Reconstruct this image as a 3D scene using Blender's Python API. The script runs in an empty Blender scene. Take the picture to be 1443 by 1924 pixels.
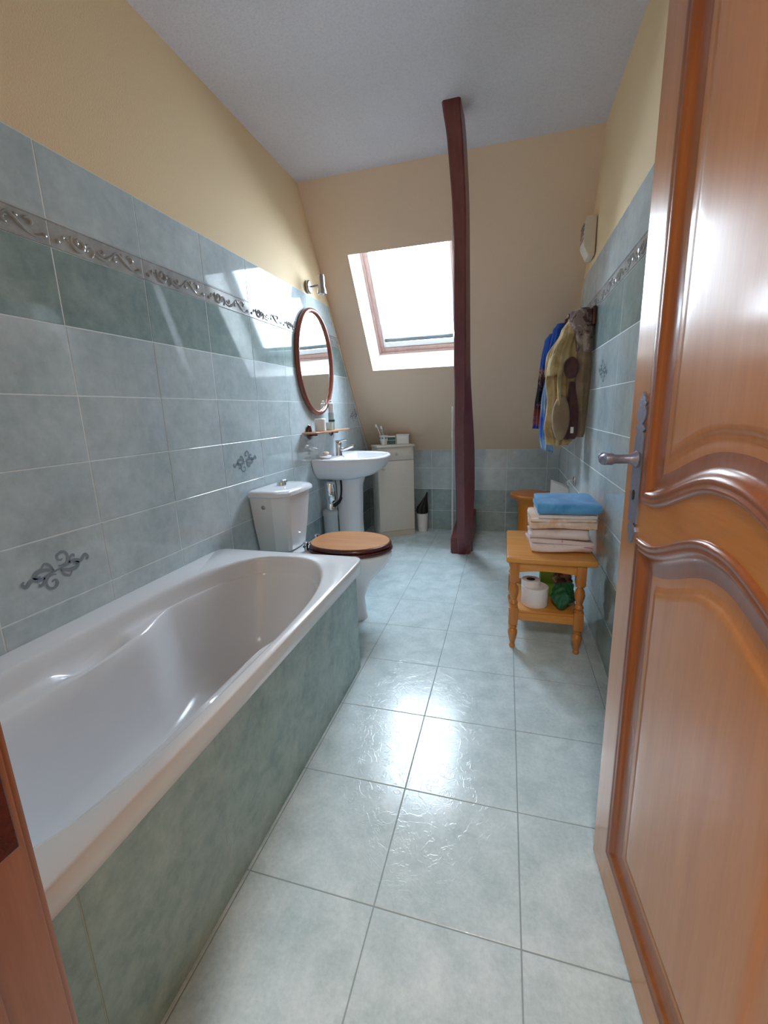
import bpy, bmesh, math, random
from mathutils import Vector, Matrix, noise
random.seed(4)
PI = math.pi
S = bpy.context.scene
C = S.collection

# ------------------------------------------------------------------ layout
W = 1.748            # right wall
H = 2.557            # ceiling
YC = 2.804           # where the ceiling meets the sloping wall
YK = 4.023           # knee wall
ZK = 0.776
Y0 = 0.22            # wall with the doorway
SL = math.hypot(YK-YC, H-ZK)
SD = Vector((0, (YK-YC)/SL, -(H-ZK)/SL))     # down the slope
SN = Vector((0, (H-ZK)/SL, (YK-YC)/SL))      # out through the roof
def slope_y(z): return YK + (ZK-z)/(H-ZK)*(YK-YC)

# ------------------------------------------------------------------ materials
def lin(c):
    return tuple((x/12.92 if x <= .04045 else ((x+.055)/1.055)**2.4) for x in c)
def hexc(h):
    return lin(tuple(int(h[i:i+2], 16)/255 for i in (0, 2, 4))) + (1,)
class Mat:
    def __init__(s, name, col=(.8, .8, .8, 1), rough=.5, metal=0, **kw):
        s.m = bpy.data.materials.new(name); s.m.use_nodes = True
        s.nt = s.m.node_tree; s.b = s.nt.nodes['Principled BSDF']
        s.b.inputs['Base Color'].default_value = col
        s.b.inputs['Roughness'].default_value = rough
        s.b.inputs['Metallic'].default_value = metal
        for k, v in kw.items(): s.b.inputs[k.replace('_', ' ')].default_value = v
    def n(s, t, **kw):
        x = s.nt.nodes.new(t)
        for k, v in kw.items():
            if k.startswith('i_'): x.inputs[k[2:].replace('_', ' ')].default_value = v
            else: setattr(x, k, v)
        return x
    def l(s, a, b): s.nt.links.new(a, b)
    def coords(s, scale=(1, 1, 1), rot=(0, 0, 0), loc=(0, 0, 0)):
        t = s.n('ShaderNodeTexCoord'); m = s.n('ShaderNodeMapping')
        m.inputs['Scale'].default_value = scale; m.inputs['Rotation'].default_value = rot; m.inputs['Location'].default_value = loc
        s.l(t.outputs['Object'], m.inputs['Vector']); return m.outputs['Vector']
    def noise(s, vec, scale, detail=4, rough=.55, dist=0):
        x = s.n('ShaderNodeTexNoise'); x.inputs['Scale'].default_value = scale
        x.inputs['Detail'].default_value = detail; x.inputs['Roughness'].default_value = rough; x.inputs['Distortion'].default_value = dist
        s.l(vec, x.inputs['Vector']); return x.outputs['Fac']
    def ramp(s, fac, stops, interp='LINEAR'):
        r = s.n('ShaderNodeValToRGB'); e = r.color_ramp.elements; r.color_ramp.interpolation = interp
        while len(e) < len(stops): e.new(.5)
        for i, (p, c) in enumerate(stops): e[i].position = p; e[i].color = c
        s.l(fac, r.inputs['Fac']); return r.outputs['Color']
    def mix(s, fac, a, b, mode='MIX'):
        x = s.n('ShaderNodeMix', data_type='RGBA', blend_type=mode)
        if isinstance(fac, (int, float)): x.inputs[0].default_value = fac
        else: s.l(fac, x.inputs[0])
        for i, v in ((6, a), (7, b)):
            if isinstance(v, tuple): x.inputs[i].default_value = v
            else: s.l(v, x.inputs[i])
        return x.outputs[2]
    def math(s, op, a, b=None, c=None):
        x = s.n('ShaderNodeMath', operation=op)
        for i, v in enumerate((a, b, c)):
            if v is None: continue
            if isinstance(v, (int, float)): x.inputs[i].default_value = v
            else: s.l(v, x.inputs[i])
        return x.outputs[0]
    def color(s, c): s.l(c, s.b.inputs['Base Color'])
    def bump(s, h, strength=.2, dist=.01):
        x = s.n('ShaderNodeBump'); x.inputs['Strength'].default_value = strength; x.inputs['Distance'].default_value = dist
        s.l(h, x.inputs['Height']); s.l(x.outputs[0], s.b.inputs['Normal'])

def mottled(name, a, b, rough=.2, s1=5, s2=28, bumpy=.0, veins=0):
    m = Mat(name, rough=rough); v = m.coords()
    n1 = m.noise(v, s1, 5, .6, .4); n2 = m.noise(v, s2, 5, .7)
    f = m.math('ADD', m.math('MULTIPLY', n1, .65), m.math('MULTIPLY', n2, .45))
    m.color(m.ramp(f, [(.38, a), (.72, b)]))
    if bumpy or veins:
        h = m.noise(v, 9, 3, .5)
        if veins:
            w = m.noise(v, 16, 3, .6, 1.2)
            ve = m.math('SUBTRACT', 1, m.math('MINIMUM', m.math('MULTIPLY', m.math('ABSOLUTE', m.math('SUBTRACT', w, .5)), 30), 1))
            h = m.math('ADD', m.math('MULTIPLY', h, .6), m.math('MULTIPLY', ve, veins))
        m.bump(h, bumpy, .004)
    return m.m
def plain(name, col, rough=.5, metal=0, bump=0, bscale=60, **kw):
    m = Mat(name, col, rough, metal, **kw)
    v = m.coords(); n = m.noise(v, bscale, 3)
    m.color(m.mix(n, tuple(x*.93 for x in col[:3])+(1,), tuple(min(1, x*1.05) for x in col[:3])+(1,)))
    if bump: m.bump(n, bump, .003)
    return m.m
def wood(name, dark, light, rough=.3, axis='Z', sc=1, coat=0, spec=.5):
    m = Mat(name, rough=rough); m.b.inputs['Coat Weight'].default_value = coat; m.b.inputs['Coat Roughness'].default_value = .12
    m.b.inputs['Specular IOR Level'].default_value = spec
    s = {'Z': (14*sc, 14*sc, .9*sc), 'Y': (14*sc, .9*sc, 14*sc), 'X': (.9*sc, 14*sc, 14*sc)}[axis]
    v = m.coords(scale=s); n = m.noise(v, 2.2, 6, .6, 1.0); v2 = m.coords(scale=tuple(q*4 for q in s)); n2 = m.noise(v2, 4, 3, .6)
    f = m.math('ADD', m.math('MULTIPLY', n, .7), m.math('MULTIPLY', n2, .3))
    m.color(m.ramp(f, [(.3, dark), (.7, light)])); m.bump(n2, .04, .002)
    return m.m

M = {}
M['wall'] = plain('yellow_paint', hexc('e9cfa6'), .75, bump=.25, bscale=190)
M['slopewall'] = plain('sky_tinted_paint', hexc('e6cfb6'), .75, bump=.25, bscale=190)  # same wall paint, with flare and blue sky light put into its colour
mm = Mat('ceiling_stipple', hexc('d2cfd6'), .9); v = mm.coords(); nn = mm.noise(v, 130, 4, .7)
mm.color(mm.ramp(nn, [(.3, hexc('c8c7ce')), (.5, hexc('d6d3da')), (.75, hexc('dcd9de'))])); mm.bump(nn, .3, .004); M['ceiling'] = mm.m
M['tile'] = mottled('pale_green_tile', hexc('a7b7bc'), hexc('c9d5da'), .05, 4, 22)
M['tiledark'] = mottled('dark_green_tile', hexc('7d9393'), hexc('9fb1b2'), .05, 6, 26)
M['grout'] = plain('white_grout', hexc('dfe6e8'), .7)
M['border'] = mottled('relief_border_tile', hexc('93979a'), hexc('b8babb'), .07, 10, 40)
M['motif'] = plain('grey_blue_print', hexc('84919b'), .15)
M['floor'] = mottled('floor_tile', hexc('aec2c7'), hexc('d3e1e6'), .18, 10, 90, bumpy=.11, veins=.35)
M['floorgrout'] = plain('floor_grout', hexc('8d9a9c'), .8)
M['panel'] = mottled('bath_panel_tile', hexc('7d9a98'), hexc('acc2c0'), .25, 7, 30)
M['panelgrout'] = plain('panel_grout', hexc('a9b8b0'), .8)
M['acrylic'] = plain('tub_acrylic', hexc('dfe0e4'), .16, bscale=3)
M['ceramic'] = plain('white_ceramic', hexc('e3e5ea'), .1, bscale=3)
M['pipe'] = plain('grey_pvc_pipe', hexc('b5b9bb'), .4)
M['white'] = plain('white_plastic', hexc('e6e4e2'), .35)
M['reveal'] = plain('white_reveal', hexc('f2efec'), .6)
M['cabinet'] = plain('cream_laminate', hexc('dfd8cc'), .45)
M['cabgap'] = plain('cabinet_plinth', hexc('d0c6b4'), .55)
M['chrome'] = plain('chrome', (.75, .76, .78, 1), .12, 1)
M['nickel'] = plain('brushed_nickel', (.42, .40, .38, 1), .28, 1)
M['iron'] = plain('dark_iron', hexc('85879a'), .4, .55, bump=.3, bscale=120)
M['black'] = plain('black_plastic', hexc('17171b'), .45)
M['hole'] = plain('hole_black', hexc('0a0a0c'), .9)
M['glassy'] = plain('clear_plastic', hexc('b9cccc'), .1)
M['door'] = wood('varnished_door_oak', hexc('b0703a'), hexc('c2844a'), .30, 'Z', .8, .35)
M['doorX'] = wood('varnished_door_oak_cross', hexc('b4712a'), hexc('c8843a'), .30, 'Y', .8, .35)
M['mould'] = wood('door_moulding_wood', hexc('80451f'), hexc('965829'), .28, 'Z', 1, .35)  # darker than the door: recess shade and dark reflections put into the colour
M['jamb'] = wood('door_frame_wood', hexc('874c24'), hexc('a06538'), .35, 'Z', 1, .2)
M['beam'] = wood('dark_red_beam', hexc('5a282c'), hexc('76393e'), .36, 'Z', .6, .15)
M['beamend'] = wood('dark_red_beam_sole', hexc('5a2426'), hexc('7a3a38'), .38, 'Y', .6, .1)
M['pine'] = wood('honey_pine', hexc('be7830'), hexc('d99c4c'), .35, 'X', .9, .2)
M['pineleg'] = wood('honey_pine_turned', hexc('a9662c'), hexc('c8853f'), .35, 'Z', 1, .2)
M['pinelid'] = wood('pine_toilet_lid', hexc('b0703f'), hexc('cf9463'), .3, 'X', .6, .3)
M['mahog'] = wood('dark_mahogany', hexc('3a1514'), hexc('55211e'), .22, 'X', 1, .4)
M['mirrorwood'] = wood('reddish_mirror_wood', hexc('74372a'), hexc('8e4c3a'), .2, 'Z', 1, .5)
M['shelfwood'] = wood('shelf_wood', hexc('b07a5a'), hexc('c99673'), .3, 'Y', 1, .2)
M['windowwood'] = wood('skylight_wood', hexc('a0827a'), hexc('b4968e'), .4, 'Z', 1)
M['orange'] = wood('orange_pine', hexc('c06a14'), hexc('d98428'), .35, 'Z', .8, .2)
M['mirror'] = plain('mirror_glass', (.86, .88, .88, 1), .01, 1)
M['windowgrey'] = plain('skylight_grey_metal', hexc('5f686b'), .5)
M['windowwhite'] = plain('skylight_gasket', hexc('d5d8da'), .4)
# thin pane: reflects by fresnel, lets the sky through
g = bpy.data.materials.new('window_glass'); g.use_nodes = True; nt = g.node_tree; nt.nodes.clear()
o_ = nt.nodes.new('ShaderNodeOutputMaterial'); mx = nt.nodes.new('ShaderNodeMixShader'); tr = nt.nodes.new('ShaderNodeBsdfTransparent')
gl = nt.nodes.new('ShaderNodeBsdfGlossy'); gl.inputs['Roughness'].default_value = .02; fr = nt.nodes.new('ShaderNodeFresnel'); fr.inputs['IOR'].default_value = 1.2
nt.links.new(fr.outputs[0], mx.inputs[0]); nt.links.new(tr.outputs[0], mx.inputs[1]); nt.links.new(gl.outputs[0], mx.inputs[2]); nt.links.new(mx.outputs[0], o_.inputs[0])
M['glass'] = g

def cloth(name, a, b, scale=6, rough=.95, thr=None, c=None):
    m = Mat(name, rough=rough); v = m.coords(); m.b.inputs['Sheen Weight'].default_value = .25
    n = m.noise(v, scale, 3, .6, .8); fine = m.noise(v, 260, 2)
    st = [(.42, a), (.6, b)] if thr is None else [(thr[0], a), (thr[0]+.02, b), (thr[1], b), (thr[1]+.02, c)]
    m.color(m.ramp(n, st)); m.bump(fine, .5, .003); return m.m
M['c_blue'] = cloth('blue_terry', hexc('3f86bd'), hexc('5a9ed0'), 5)
M['c_white'] = cloth('white_terry', hexc('ddd6d6'), hexc('ebe4e2'), 8)
M['c_peach'] = cloth('peach_cream_cotton', hexc('d8b496'), hexc('e6d8cc'), 9)
M['c_pink'] = cloth('pale_pink_cotton', hexc('d8c4c0'), hexc('e2d6d4'), 6)
M['c_lilac'] = cloth('lilac_patterned_cotton', hexc('dccbcb'), hexc('e0d2d2'), 11, thr=(.34, .64), c=hexc('b57aa0'))
M['c_tan'] = cloth('tan_terry', hexc('a48c60'), hexc('c8b284'), 7)
M['c_brown'] = cloth('brown_terry', hexc('4a2c2c'), hexc('5a3838'), 8)
M['c_taupe'] = cloth('taupe_terry', hexc('846e56'), hexc('9a8468'), 7)
M['c_mix'] = cloth('brown_patterned_terry', hexc('5a4040'), hexc('8a7670'), 14, thr=(.45, .56), c=hexc('a89888'))
M['green_bag'] = plain('green_plastic_bag', hexc('1f5a38'), .3, bump=.6, bscale=30)
M['green_box'] = plain('bright_green_pack', hexc('6fa32c'), .45)
M['paper'] = plain('tissue_paper', hexc('e6e4ea'), .9, bump=.2, bscale=150)
M['darkgreen'] = plain('dark_green_label', hexc('2c5a4c'), .4)
M['toothbrush'] = plain('toothbrush_plastic', hexc('e4c9bd'), .4)

# ------------------------------------------------------------------ mesh helpers
def link(name, bm, mats, parent=None, smooth=False, origin=(0, 0, 0), autosm=None):
    me = bpy.data.meshes.new(name)
    if Vector(origin).length: bmesh.ops.translate(bm, vec=-Vector(origin), verts=bm.verts)
    bmesh.ops.recalc_face_normals(bm, faces=bm.faces)
    bm.to_mesh(me); bm.free()
    for m in (mats if isinstance(mats, (list, tuple)) else [mats]): me.materials.append(M[m] if isinstance(m, str) else m)
    if smooth:
        for p in me.polygons: p.use_smooth = True
        if autosm is not None: me.set_sharp_from_angle(angle=math.radians(autosm))
    o = bpy.data.objects.new(name, me); C.objects.link(o)
    if parent: o.parent = parent
    o.location = origin if not parent else Vector(origin)
    return o
def part(name, bm, mats, t, smooth=False, autosm=None):
    """part of thing t: bm in world coordinates unless t['local']"""
    o = link(name, bm, mats, None, smooth, (0, 0, 0), autosm)
    base = t
    off = Vector(BASE.get(base.name, (0, 0, 0)))
    if off.length: o.data.transform(Matrix.Translation(-off))
    o.parent = t; BASE[o.name] = off
    return o
BASE = {}
def thing(name, label, cat, loc=(0, 0, 0), group=None, rotz=0, local=False):
    o = bpy.data.objects.new(name, None); C.objects.link(o); o.location = loc; o.empty_display_size = .1
    o.rotation_euler = (0, 0, rotz)
    o['label'] = label; o['category'] = cat
    if group: o['group'] = group
    BASE[o.name] = Vector((0, 0, 0)) if local else Vector(loc)
    return o
def tag(o, label, cat, group=None):
    o['label'] = label; o['category'] = cat
    if group: o['group'] = group
    return o
def struct(o): o['kind'] = 'structure'; return o
def single(name, bm, mats, label, cat, origin, smooth=False, autosm=None, group=None):
    o = link(name, bm, mats, None, smooth, origin, autosm); return tag(o, label, cat, group)
def setmat(faces, i):
    for f in faces: f.material_index = i
def box(bm, x0, x1, y0, y1, z0, z1, mi=0, bev=0, seg=2):
    r = bmesh.ops.create_cube(bm, size=1)['verts']
    for v in r: v.co = Vector(((x0+x1)/2+v.co.x*(x1-x0), (y0+y1)/2+v.co.y*(y1-y0), (z0+z1)/2+v.co.z*(z1-z0)))
    fs = {f for v in r for f in v.link_faces}; setmat(fs, mi)
    if bev:
        es = {e for v in r for e in v.link_edges}
        rr = bmesh.ops.bevel(bm, geom=list(es), offset=bev, segments=seg, affect='EDGES', profile=.5); setmat(rr['faces'], mi)
    return r
def obox(bm, p, U, V, N, u0, u1, v0, v1, n0, n1, mi=0, bev=0, seg=2):
    p, U, V, N = Vector(p), Vector(U), Vector(V), Vector(N)
    r = bmesh.ops.create_cube(bm, size=1)['verts']
    for v in r:
        c = v.co.copy()
        v.co = p + U*((u0+u1)/2+c.x*(u1-u0)) + V*((v0+v1)/2+c.y*(v1-v0)) + N*((n0+n1)/2+c.z*(n1-n0))
    setmat({f for v in r for f in v.link_faces}, mi)
    if bev:
        es = {e for v in r for e in v.link_edges}
        rr = bmesh.ops.bevel(bm, geom=list(es), offset=bev, segments=seg, affect='EDGES', profile=.5); setmat(rr['faces'], mi)
def prism(bm, pts, vec, mi=0):
    """closed polygon pts extruded by vec"""
    a = [bm.verts.new(p) for p in pts]; b = [bm.verts.new(Vector(p)+Vector(vec)) for p in pts]; n = len(pts)
    fs = [bm.faces.new(a), bm.faces.new(b[::-1])]
    for i in range(n): fs.append(bm.faces.new([a[i], b[i], b[(i+1) % n], a[(i+1) % n]]))
    setmat(fs, mi); return a+b
def loft(bm, rings, mi=0, cap0=True, cap1=True, closed=True):
    vs = [[bm.verts.new(p) for p in r] for r in rings]; n = len(rings[0]); fs = []
    for a, b in zip(vs, vs[1:]):
        for i in range(n if closed else n-1):
            fs.append(bm.faces.new([a[i], a[(i+1) % n], b[(i+1) % n], b[i]]))
    if cap0: fs.append(bm.faces.new(vs[0][::-1]))
    if cap1: fs.append(bm.faces.new(vs[-1]))
    setmat(fs, mi); return vs
def lathe(bm, prof, c=(0, 0, 0), seg=32, mi=0, axis='Z', cap0=True, cap1=True, sx=1, sy=1):
    rings = []
    for r, h in prof:
        ring = []
        for k in range(seg):
            a = 2*PI*k/seg; x, y = r*math.cos(a)*sx, r*math.sin(a)*sy
            p = {'Z': (x, y, h), 'X': (h, x, y), 'Y': (x, h, y)}[axis]
            ring.append(Vector(c)+Vector(p))
        rings.append(ring)
    return loft(bm, rings, mi, cap0, cap1)
def frames(pts):
    T = []
    for i in range(len(pts)):
        a = pts[max(i-1, 0)]; b = pts[min(i+1, len(pts)-1)]; T.append((b-a).normalized())
    up = Vector((0, 0, 1)) if abs(T[0].z) < .9 else Vector((1, 0, 0))
    N = [(up - T[0]*up.dot(T[0])).normalized()]
    for i in range(1, len(pts)):
        n = N[-1]-T[i]*N[-1].dot(T[i]); N.append(n.normalized())
    return T, N
def tube(bm, pts, r, seg=8, mi=0):
    pts = [Vector(p) for p in pts]; T, N = frames(pts); rings = []
    for i, p in enumerate(pts):
        rr = r[i] if isinstance(r, (list, tuple)) else r; B = T[i].cross(N[i])
        rings.append([p + N[i]*math.cos(2*PI*k/seg)*rr + B*math.sin(2*PI*k/seg)*rr for k in range(seg)])
    loft(bm, rings, mi)
def sphere(bm, c, r, mi=0, sc=(1, 1, 1), u=16, v=10):
    rr = bmesh.ops.create_uvsphere(bm, u_segments=u, v_segments=v, radius=r)['verts']
    for x in rr: x.co = Vector(c)+Vector((x.co.x*sc[0], x.co.y*sc[1], x.co.z*sc[2]))
    setmat({f for x in rr for f in x.link_faces}, mi)
def smooth_curve(P, n=8):
    P = [Vector(p) for p in P]; out = []
    for i in range(len(P)-1):
        p0 = P[max(i-1, 0)]; p1 = P[i]; p2 = P[i+1]; p3 = P[min(i+2, len(P)-1)]
        for k in range(n):
            t = k/n
            out.append(.5*((2*p1)+(p2-p0)*t+(2*p0-5*p1+4*p2-p3)*t*t+(3*p1-p0-3*p2+p3)*t**3))
    out.append(P[-1]); return out
def sst(a, b, x):
    t = max(0, min(1, (x-a)/(b-a))); return t*t*(3-2*t)

# ------------------------------------------------------------------ tile fields
def tile(bm, p, U, V, N, u0, u1, v0, v1, mi, gap=.0016, th=.008, tilt=.003):
    """one bevelled tile whose face lies at distance 0 from the plane"""
    u0 += gap; u1 -= gap; v0 += gap; v1 -= gap; b = .0012
    if u1-u0 < 2.5*b or v1-v0 < 2.5*b: return
    tu, tv = random.uniform(-tilt, tilt), random.uniform(-tilt, tilt); uc, vc = (u0+u1)/2, (v0+v1)/2
    f = lambda u, v, d: p+U*u+V*v+N*(d+(tu*(u-uc)+tv*(v-vc) if d > -.004 else 0))
    A = [bm.verts.new(f(u, v, -th)) for u, v in ((u0, v0), (u1, v0), (u1, v1), (u0, v1))]
    B = [bm.verts.new(f(u, v, -.0009)) for u, v in ((u0, v0), (u1, v0), (u1, v1), (u0, v1))]
    D = [bm.verts.new(f(u, v, 0)) for u, v in ((u0+b, v0+b), (u1-b, v0+b), (u1-b, v1-b), (u0+b, v1-b))]
    fs = [bm.faces.new(D)]
    for i in range(4):
        j = (i+1) % 4; fs += [bm.faces.new((A[i], A[j], B[j], B[i])), bm.faces.new((B[i], B[j], D[j], D[i]))]
    setmat(fs, mi)
def spiral(c, r0, r1, a0, a1, n=22):
    return [(c[0]+(r0+(r1-r0)*k/n)*math.cos(a0+(a1-a0)*k/n), c[1]+(r0+(r1-r0)*k/n)*math.sin(a0+(a1-a0)*k/n)) for k in range(n+1)]
def relief(bm, p, U, V, N, u0, v0, w, h, mi, flip=1):
    """scrolls in raised relief on one border tile"""
    X = lambda q: p+U*(u0+q[0]*w)+V*(v0+q[1]*h)
    asp = w/h
    def sp(cx, cy, r0, r1, a0, a1, rad):
        pts = [(cx+(x)/asp, cy+y) for x, y in spiral((0, 0), r0, r1, a0, a1)]
        n = len(pts); tube(bm, [X(q) for q in pts], [rad*1.3*(.35+.65*math.sin(PI*min(1, (i+2)/n))) for i in range(n)], 7, mi)
    sp(.27, .50, .36, .08, 2.6, 2.6+3.4*PI/1.5, .0055)
    sp(.36, .42, .28, .06, -1.2, -1.2+1.5*PI, .005)
    sp(.14, .45, .16, .04, 0, 2.4*PI/1.6, .0035)
    for (x, y, r) in ((.245, .5, .0065), (.34, .36, .005), (.955, .32, .006), (.74, .7, .005), (.56, .3, .005), (.07, .3, .005)):
        q = X((x, y)); rr = bmesh.ops.create_uvsphere(bm, u_segments=8, v_segments=6, radius=r*1.3)['verts']
        for v_ in rr: v_.co = v_.co+q
        setmat({f for v_ in rr for f in v_.link_faces}, mi)
    s = smooth_curve([X(q) for q in ((.42, .3), (.52, .22), (.6, .42), (.68, .72), (.76, .45), (.86, .2), (.97, .3))], 6)
    tube(bm, s, [.002+.0035*abs(math.sin(PI*i/(len(s)/2.5))) for i in range(len(s))], 7, mi)
    sp(.5, .55, .2, .05, 3.4, 3.4+1.3*PI, .004); sp(.66, .42, .18, .05, 1, 1+1.4*PI, .0038); sp(.84, .6, .2, .05, 2.6, 2.6-1.4*PI, .004)
    for vv in (.03, .97): tube(bm, [X((0, vv)), X((1, vv))], .0028, 6, mi)
def ribbon(bm, p, U, V, N, pts, wd, mi):
    pts = [Vector((a, b, 0)) for a, b in pts]; L = []
    for i, q in enumerate(pts):
        t = (pts[min(i+1, len(pts)-1)]-pts[max(i-1, 0)]).normalized(); nrm = Vector((-t.y, t.x, 0)); w_ = wd*(.35+.65*math.sin(PI*(i+1)/(len(pts)+1)))
        L.append((q+nrm*w_, q-nrm*w_))
    vs = [(bm.verts.new(p+U*a.x+V*a.y+N*.0009), bm.verts.new(p+U*b.x+V*b.y+N*.0009)) for a, b in L]
    setmat([bm.faces.new((a[0], a[1], b[1], b[0])) for a, b in zip(vs, vs[1:])], mi)
def motif(bm, p, U, V, N, cu, cv, mi, s=1):
    for sg in (1, -1):
        T = lambda q: (cu+sg*q[0]*s, cv+sg*q[1]*s)
        def cur(pts, wd): ribbon(bm, p, U, V, N, [T(q) for q in pts], wd*s*1.35, mi)
        cur(spiral((.018, .034), .026, .005, -2.1, -2.1+2.9*PI/1.2, 26), .0032)
        cur(smooth_curve2([(0, 0), (.03, .006), (.055, .012), (.075, .004), (.092, .018), (.102, .008), (.096, .0)]), .0045)
        cur(smooth_curve2([(.01, -.002), (.035, -.012), (.058, -.012), (.066, .0), (.05, .004)]), .005)
        cur(smooth_curve2([(.04, .008), (.045, .026), (.056, .03), (.058, .022)]), .003)
        cur(smooth_curve2([(-.01, .004), (-.02, .022), (-.034, .03), (-.042, .02)]), .003)
def smooth_curve2(P): return [(v_.x, v_.y) for v_ in smooth_curve([(a, b, 0) for a, b in P], 5)]

TB, TT, BD0, BD1, DK = 0.0, 1.919, 1.6446, 1.7184, 1.4275      # bottom, top, border bottom / top, dark course bottom
HR = .2064
rows = [(BD1, TT, 1), (BD0, BD1, 3), (DK, BD0, 2)]
z = DK; k = 0
while z > 0.001:
    z1 = max(z-HR, 0); rows.append((z1, z, 2 if z < .45 else 1)); z = z1; k += 1
CW, CJ = .3432, 1.0793
def below(z, m=.0): return slope_y(z)-m
def tiled_wall(name, x, N, motifs):
    # materials: 0 paint, 1 tile, 2 dark tile, 3 border, 4 grout, 5 print
    bm = bmesh.new(); N = Vector(N); s = -1 if N.x > 0 else 1
    # body behind the tiles (paint face 5 mm back from the tile faces)
    xp = x - N.x*.005
    prism(bm, [(xp, Y0-.02, 0), (xp, YK+.02, 0), (xp, YK+.02, ZK), (xp, YC, H), (xp, Y0-.02, H)], (-N.x*.1, 0, 0), 0)
    # grout bed
    xg = x - N.x*.0009
    gb = [(xg, Y0, 0), (xg, YK, 0), (xg, YK, ZK), (xg, below(TT, .05), TT), (xg, Y0, TT)]
    prism(bm, gb, (-N.x*.006, 0, 0), 4)
    bt = bmesh.new(); U, V = Vector((0, 1, 0)), Vector((0, 0, 1)); P0 = Vector((x, 0, 0))
    for (za, zb, mi) in rows:
        c = -4
        while CJ+c*CW < YK+.1:
            ua, ub = CJ+c*CW, CJ+(c+1)*CW; c += 1
            ua = max(ua, Y0)
            if ub <= Y0+.01: continue
            tile(bt, P0, U, V, N, ua, ub, za, zb, mi, tilt=.0026 if mi != 3 else .001)
            if mi == 3: relief(bt, P0, U, V, N, ub-CW, za, CW, zb-za, 3)
    for (cu, cv, sc) in motifs: motif(bt, P0, U, V, N, cu, cv, 5, sc)
    # cut the tiling where the roof slopes in, with a thin painted margin
    for co, no in (((x, YK, 0), (0, 1, 0)), ((x, below(TT, .05), TT), SN)):
        g_ = bt.verts[:]+bt.edges[:]+bt.faces[:]
        bmesh.ops.bisect_plane(bt, geom=g_, plane_co=co, plane_no=no, clear_outer=True)
    tmp = bpy.data.meshes.new('t'); bt.to_mesh(tmp); bt.free(); bm.from_mesh(tmp); bpy.data.meshes.remove(tmp)
    return struct(link(name, bm, ['wall', 'tile', 'tiledark', 'border', 'grout', 'motif'], smooth=True, autosm=30))
tiled_wall('wall_left', 0, (1, 0, 0), [(.91, .705, 1), (1.94, .912, 1), (3.65, 1.118, 1)])
tiled_wall('wall_right', W, (-1, 0, 0), [(2.40, 1.30, 1), (1.2, .705, 1)])

# knee wall at the far end
bm = bmesh.new(); box(bm, -.1, W+.1, YK+.005, YK+.12, 0, ZK+.06, 0); box(bm, 0, W, YK+.0009, YK+.006, 0, ZK, 4)
x = -.06
while x < W:
    for za, zb, mi in ((0, .19, 2), (.19, .4, 2), (.4, .602, 1), (.602, ZK, 1)):
        tile(bm, Vector((0, YK, 0)), Vector((1, 0, 0)), Vector((0, 0, 1)), Vector((0, -1, 0)), max(x, 0), min(x+CW, W), za, zb, mi)
    x += CW
struct(link('wall_back', bm, ['wall', 'tile', 'tiledark', 'border', 'grout'], smooth=True, autosm=30))

# sloping wall with the skylight opening
WX0, WX1, WS0, WS1, WD = .22, .935, .437, 1.317, .28
P0 = Vector((0, YC, H)); X1 = Vector((1, 0, 0))
bm = bmesh.new()
for (a, b, c, d) in ((-.1, WX0, -.1, SL+.05), (WX1, W+.1, -.1, SL+.05), (WX0, WX1, -.1, WS0), (WX0, WX1, WS1, SL+.05)):
    obox(bm, P0, X1, SD, SN, a, b, c, d, 0, .30)
struct(link('wall_sloping', bm, 'slopewall'))
# ceiling, floor
bm = bmesh.new(); box(bm, -.1, W+.1, Y0-.15, YC+.35, H, H+.1); struct(link('ceiling', bm, 'ceiling'))
bm = bmesh.new(); box(bm, -.1, W+.1, Y0-.2, YK+.1, -.1, -.0009, 1)
FX, FY, T = 1.0286, .7394, .333
for i in range(-4, 3):
    for j in range(-3, 11):
        ua, ub = max(FX+i*T, 0), min(FX+(i+1)*T, W); va, vb = max(FY+j*T, Y0-.2), min(FY+(j+1)*T, YK)
        if ub-ua < .01 or vb-va < .01: continue
        tile(bm, Vector((0, 0, 0)), X1, Vector((0, 1, 0)), Vector((0, 0, 1)), ua, ub, va, vb, 0, gap=.0013, tilt=.0012)
struct(link('floor', bm, ['floor', 'floorgrout'], smooth=True, autosm=30))
# doorway wall
JX0, JX1 = .866, 1.645
bm = bmesh.new(); box(bm, -.1, JX0-.03, Y0-.15, Y0, 0, H); box(bm, JX1+.03, W+.1, Y0-.15, Y0, 0, H); box(bm, JX0-.03, JX1+.03, Y0-.15, Y0, 2.08, H)
struct(link('wall_front', bm, 'wall'))
bm = bmesh.new()
for s, xx in ((1, JX0), (-1, JX1)):
    a, b = sorted((xx, xx-s*.03)); box(bm, a, b, Y0-.152, Y0+.004, 0, 2.05, 0, .002)
    a, b = sorted((xx, xx+s*.010)); box(bm, a, b, Y0-.152, Y0-.045, 0, 2.05, 0, .003)
    a, b = sorted((xx-s*.085, xx-s*.004)); box(bm, a, b, Y0, Y0+.012, 0, 2.05, 0, .004)
box(bm, JX0-.03, JX1+.03, Y0-.152, Y0+.004, 2.05, 2.08, 0, .002)
fr_ = struct(link('trim_1', bm, 'jamb', smooth=True, autosm=30))
bm = bmesh.new(); box(bm, JX0-.001, JX0+.002, Y0-.030, Y0-.002, .752, 1.0, 0, .001)
sp_ = link('strike_plate', bm, 'mahog'); sp_.parent = fr_; sp_['label'] = 'dark strike plate'
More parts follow.
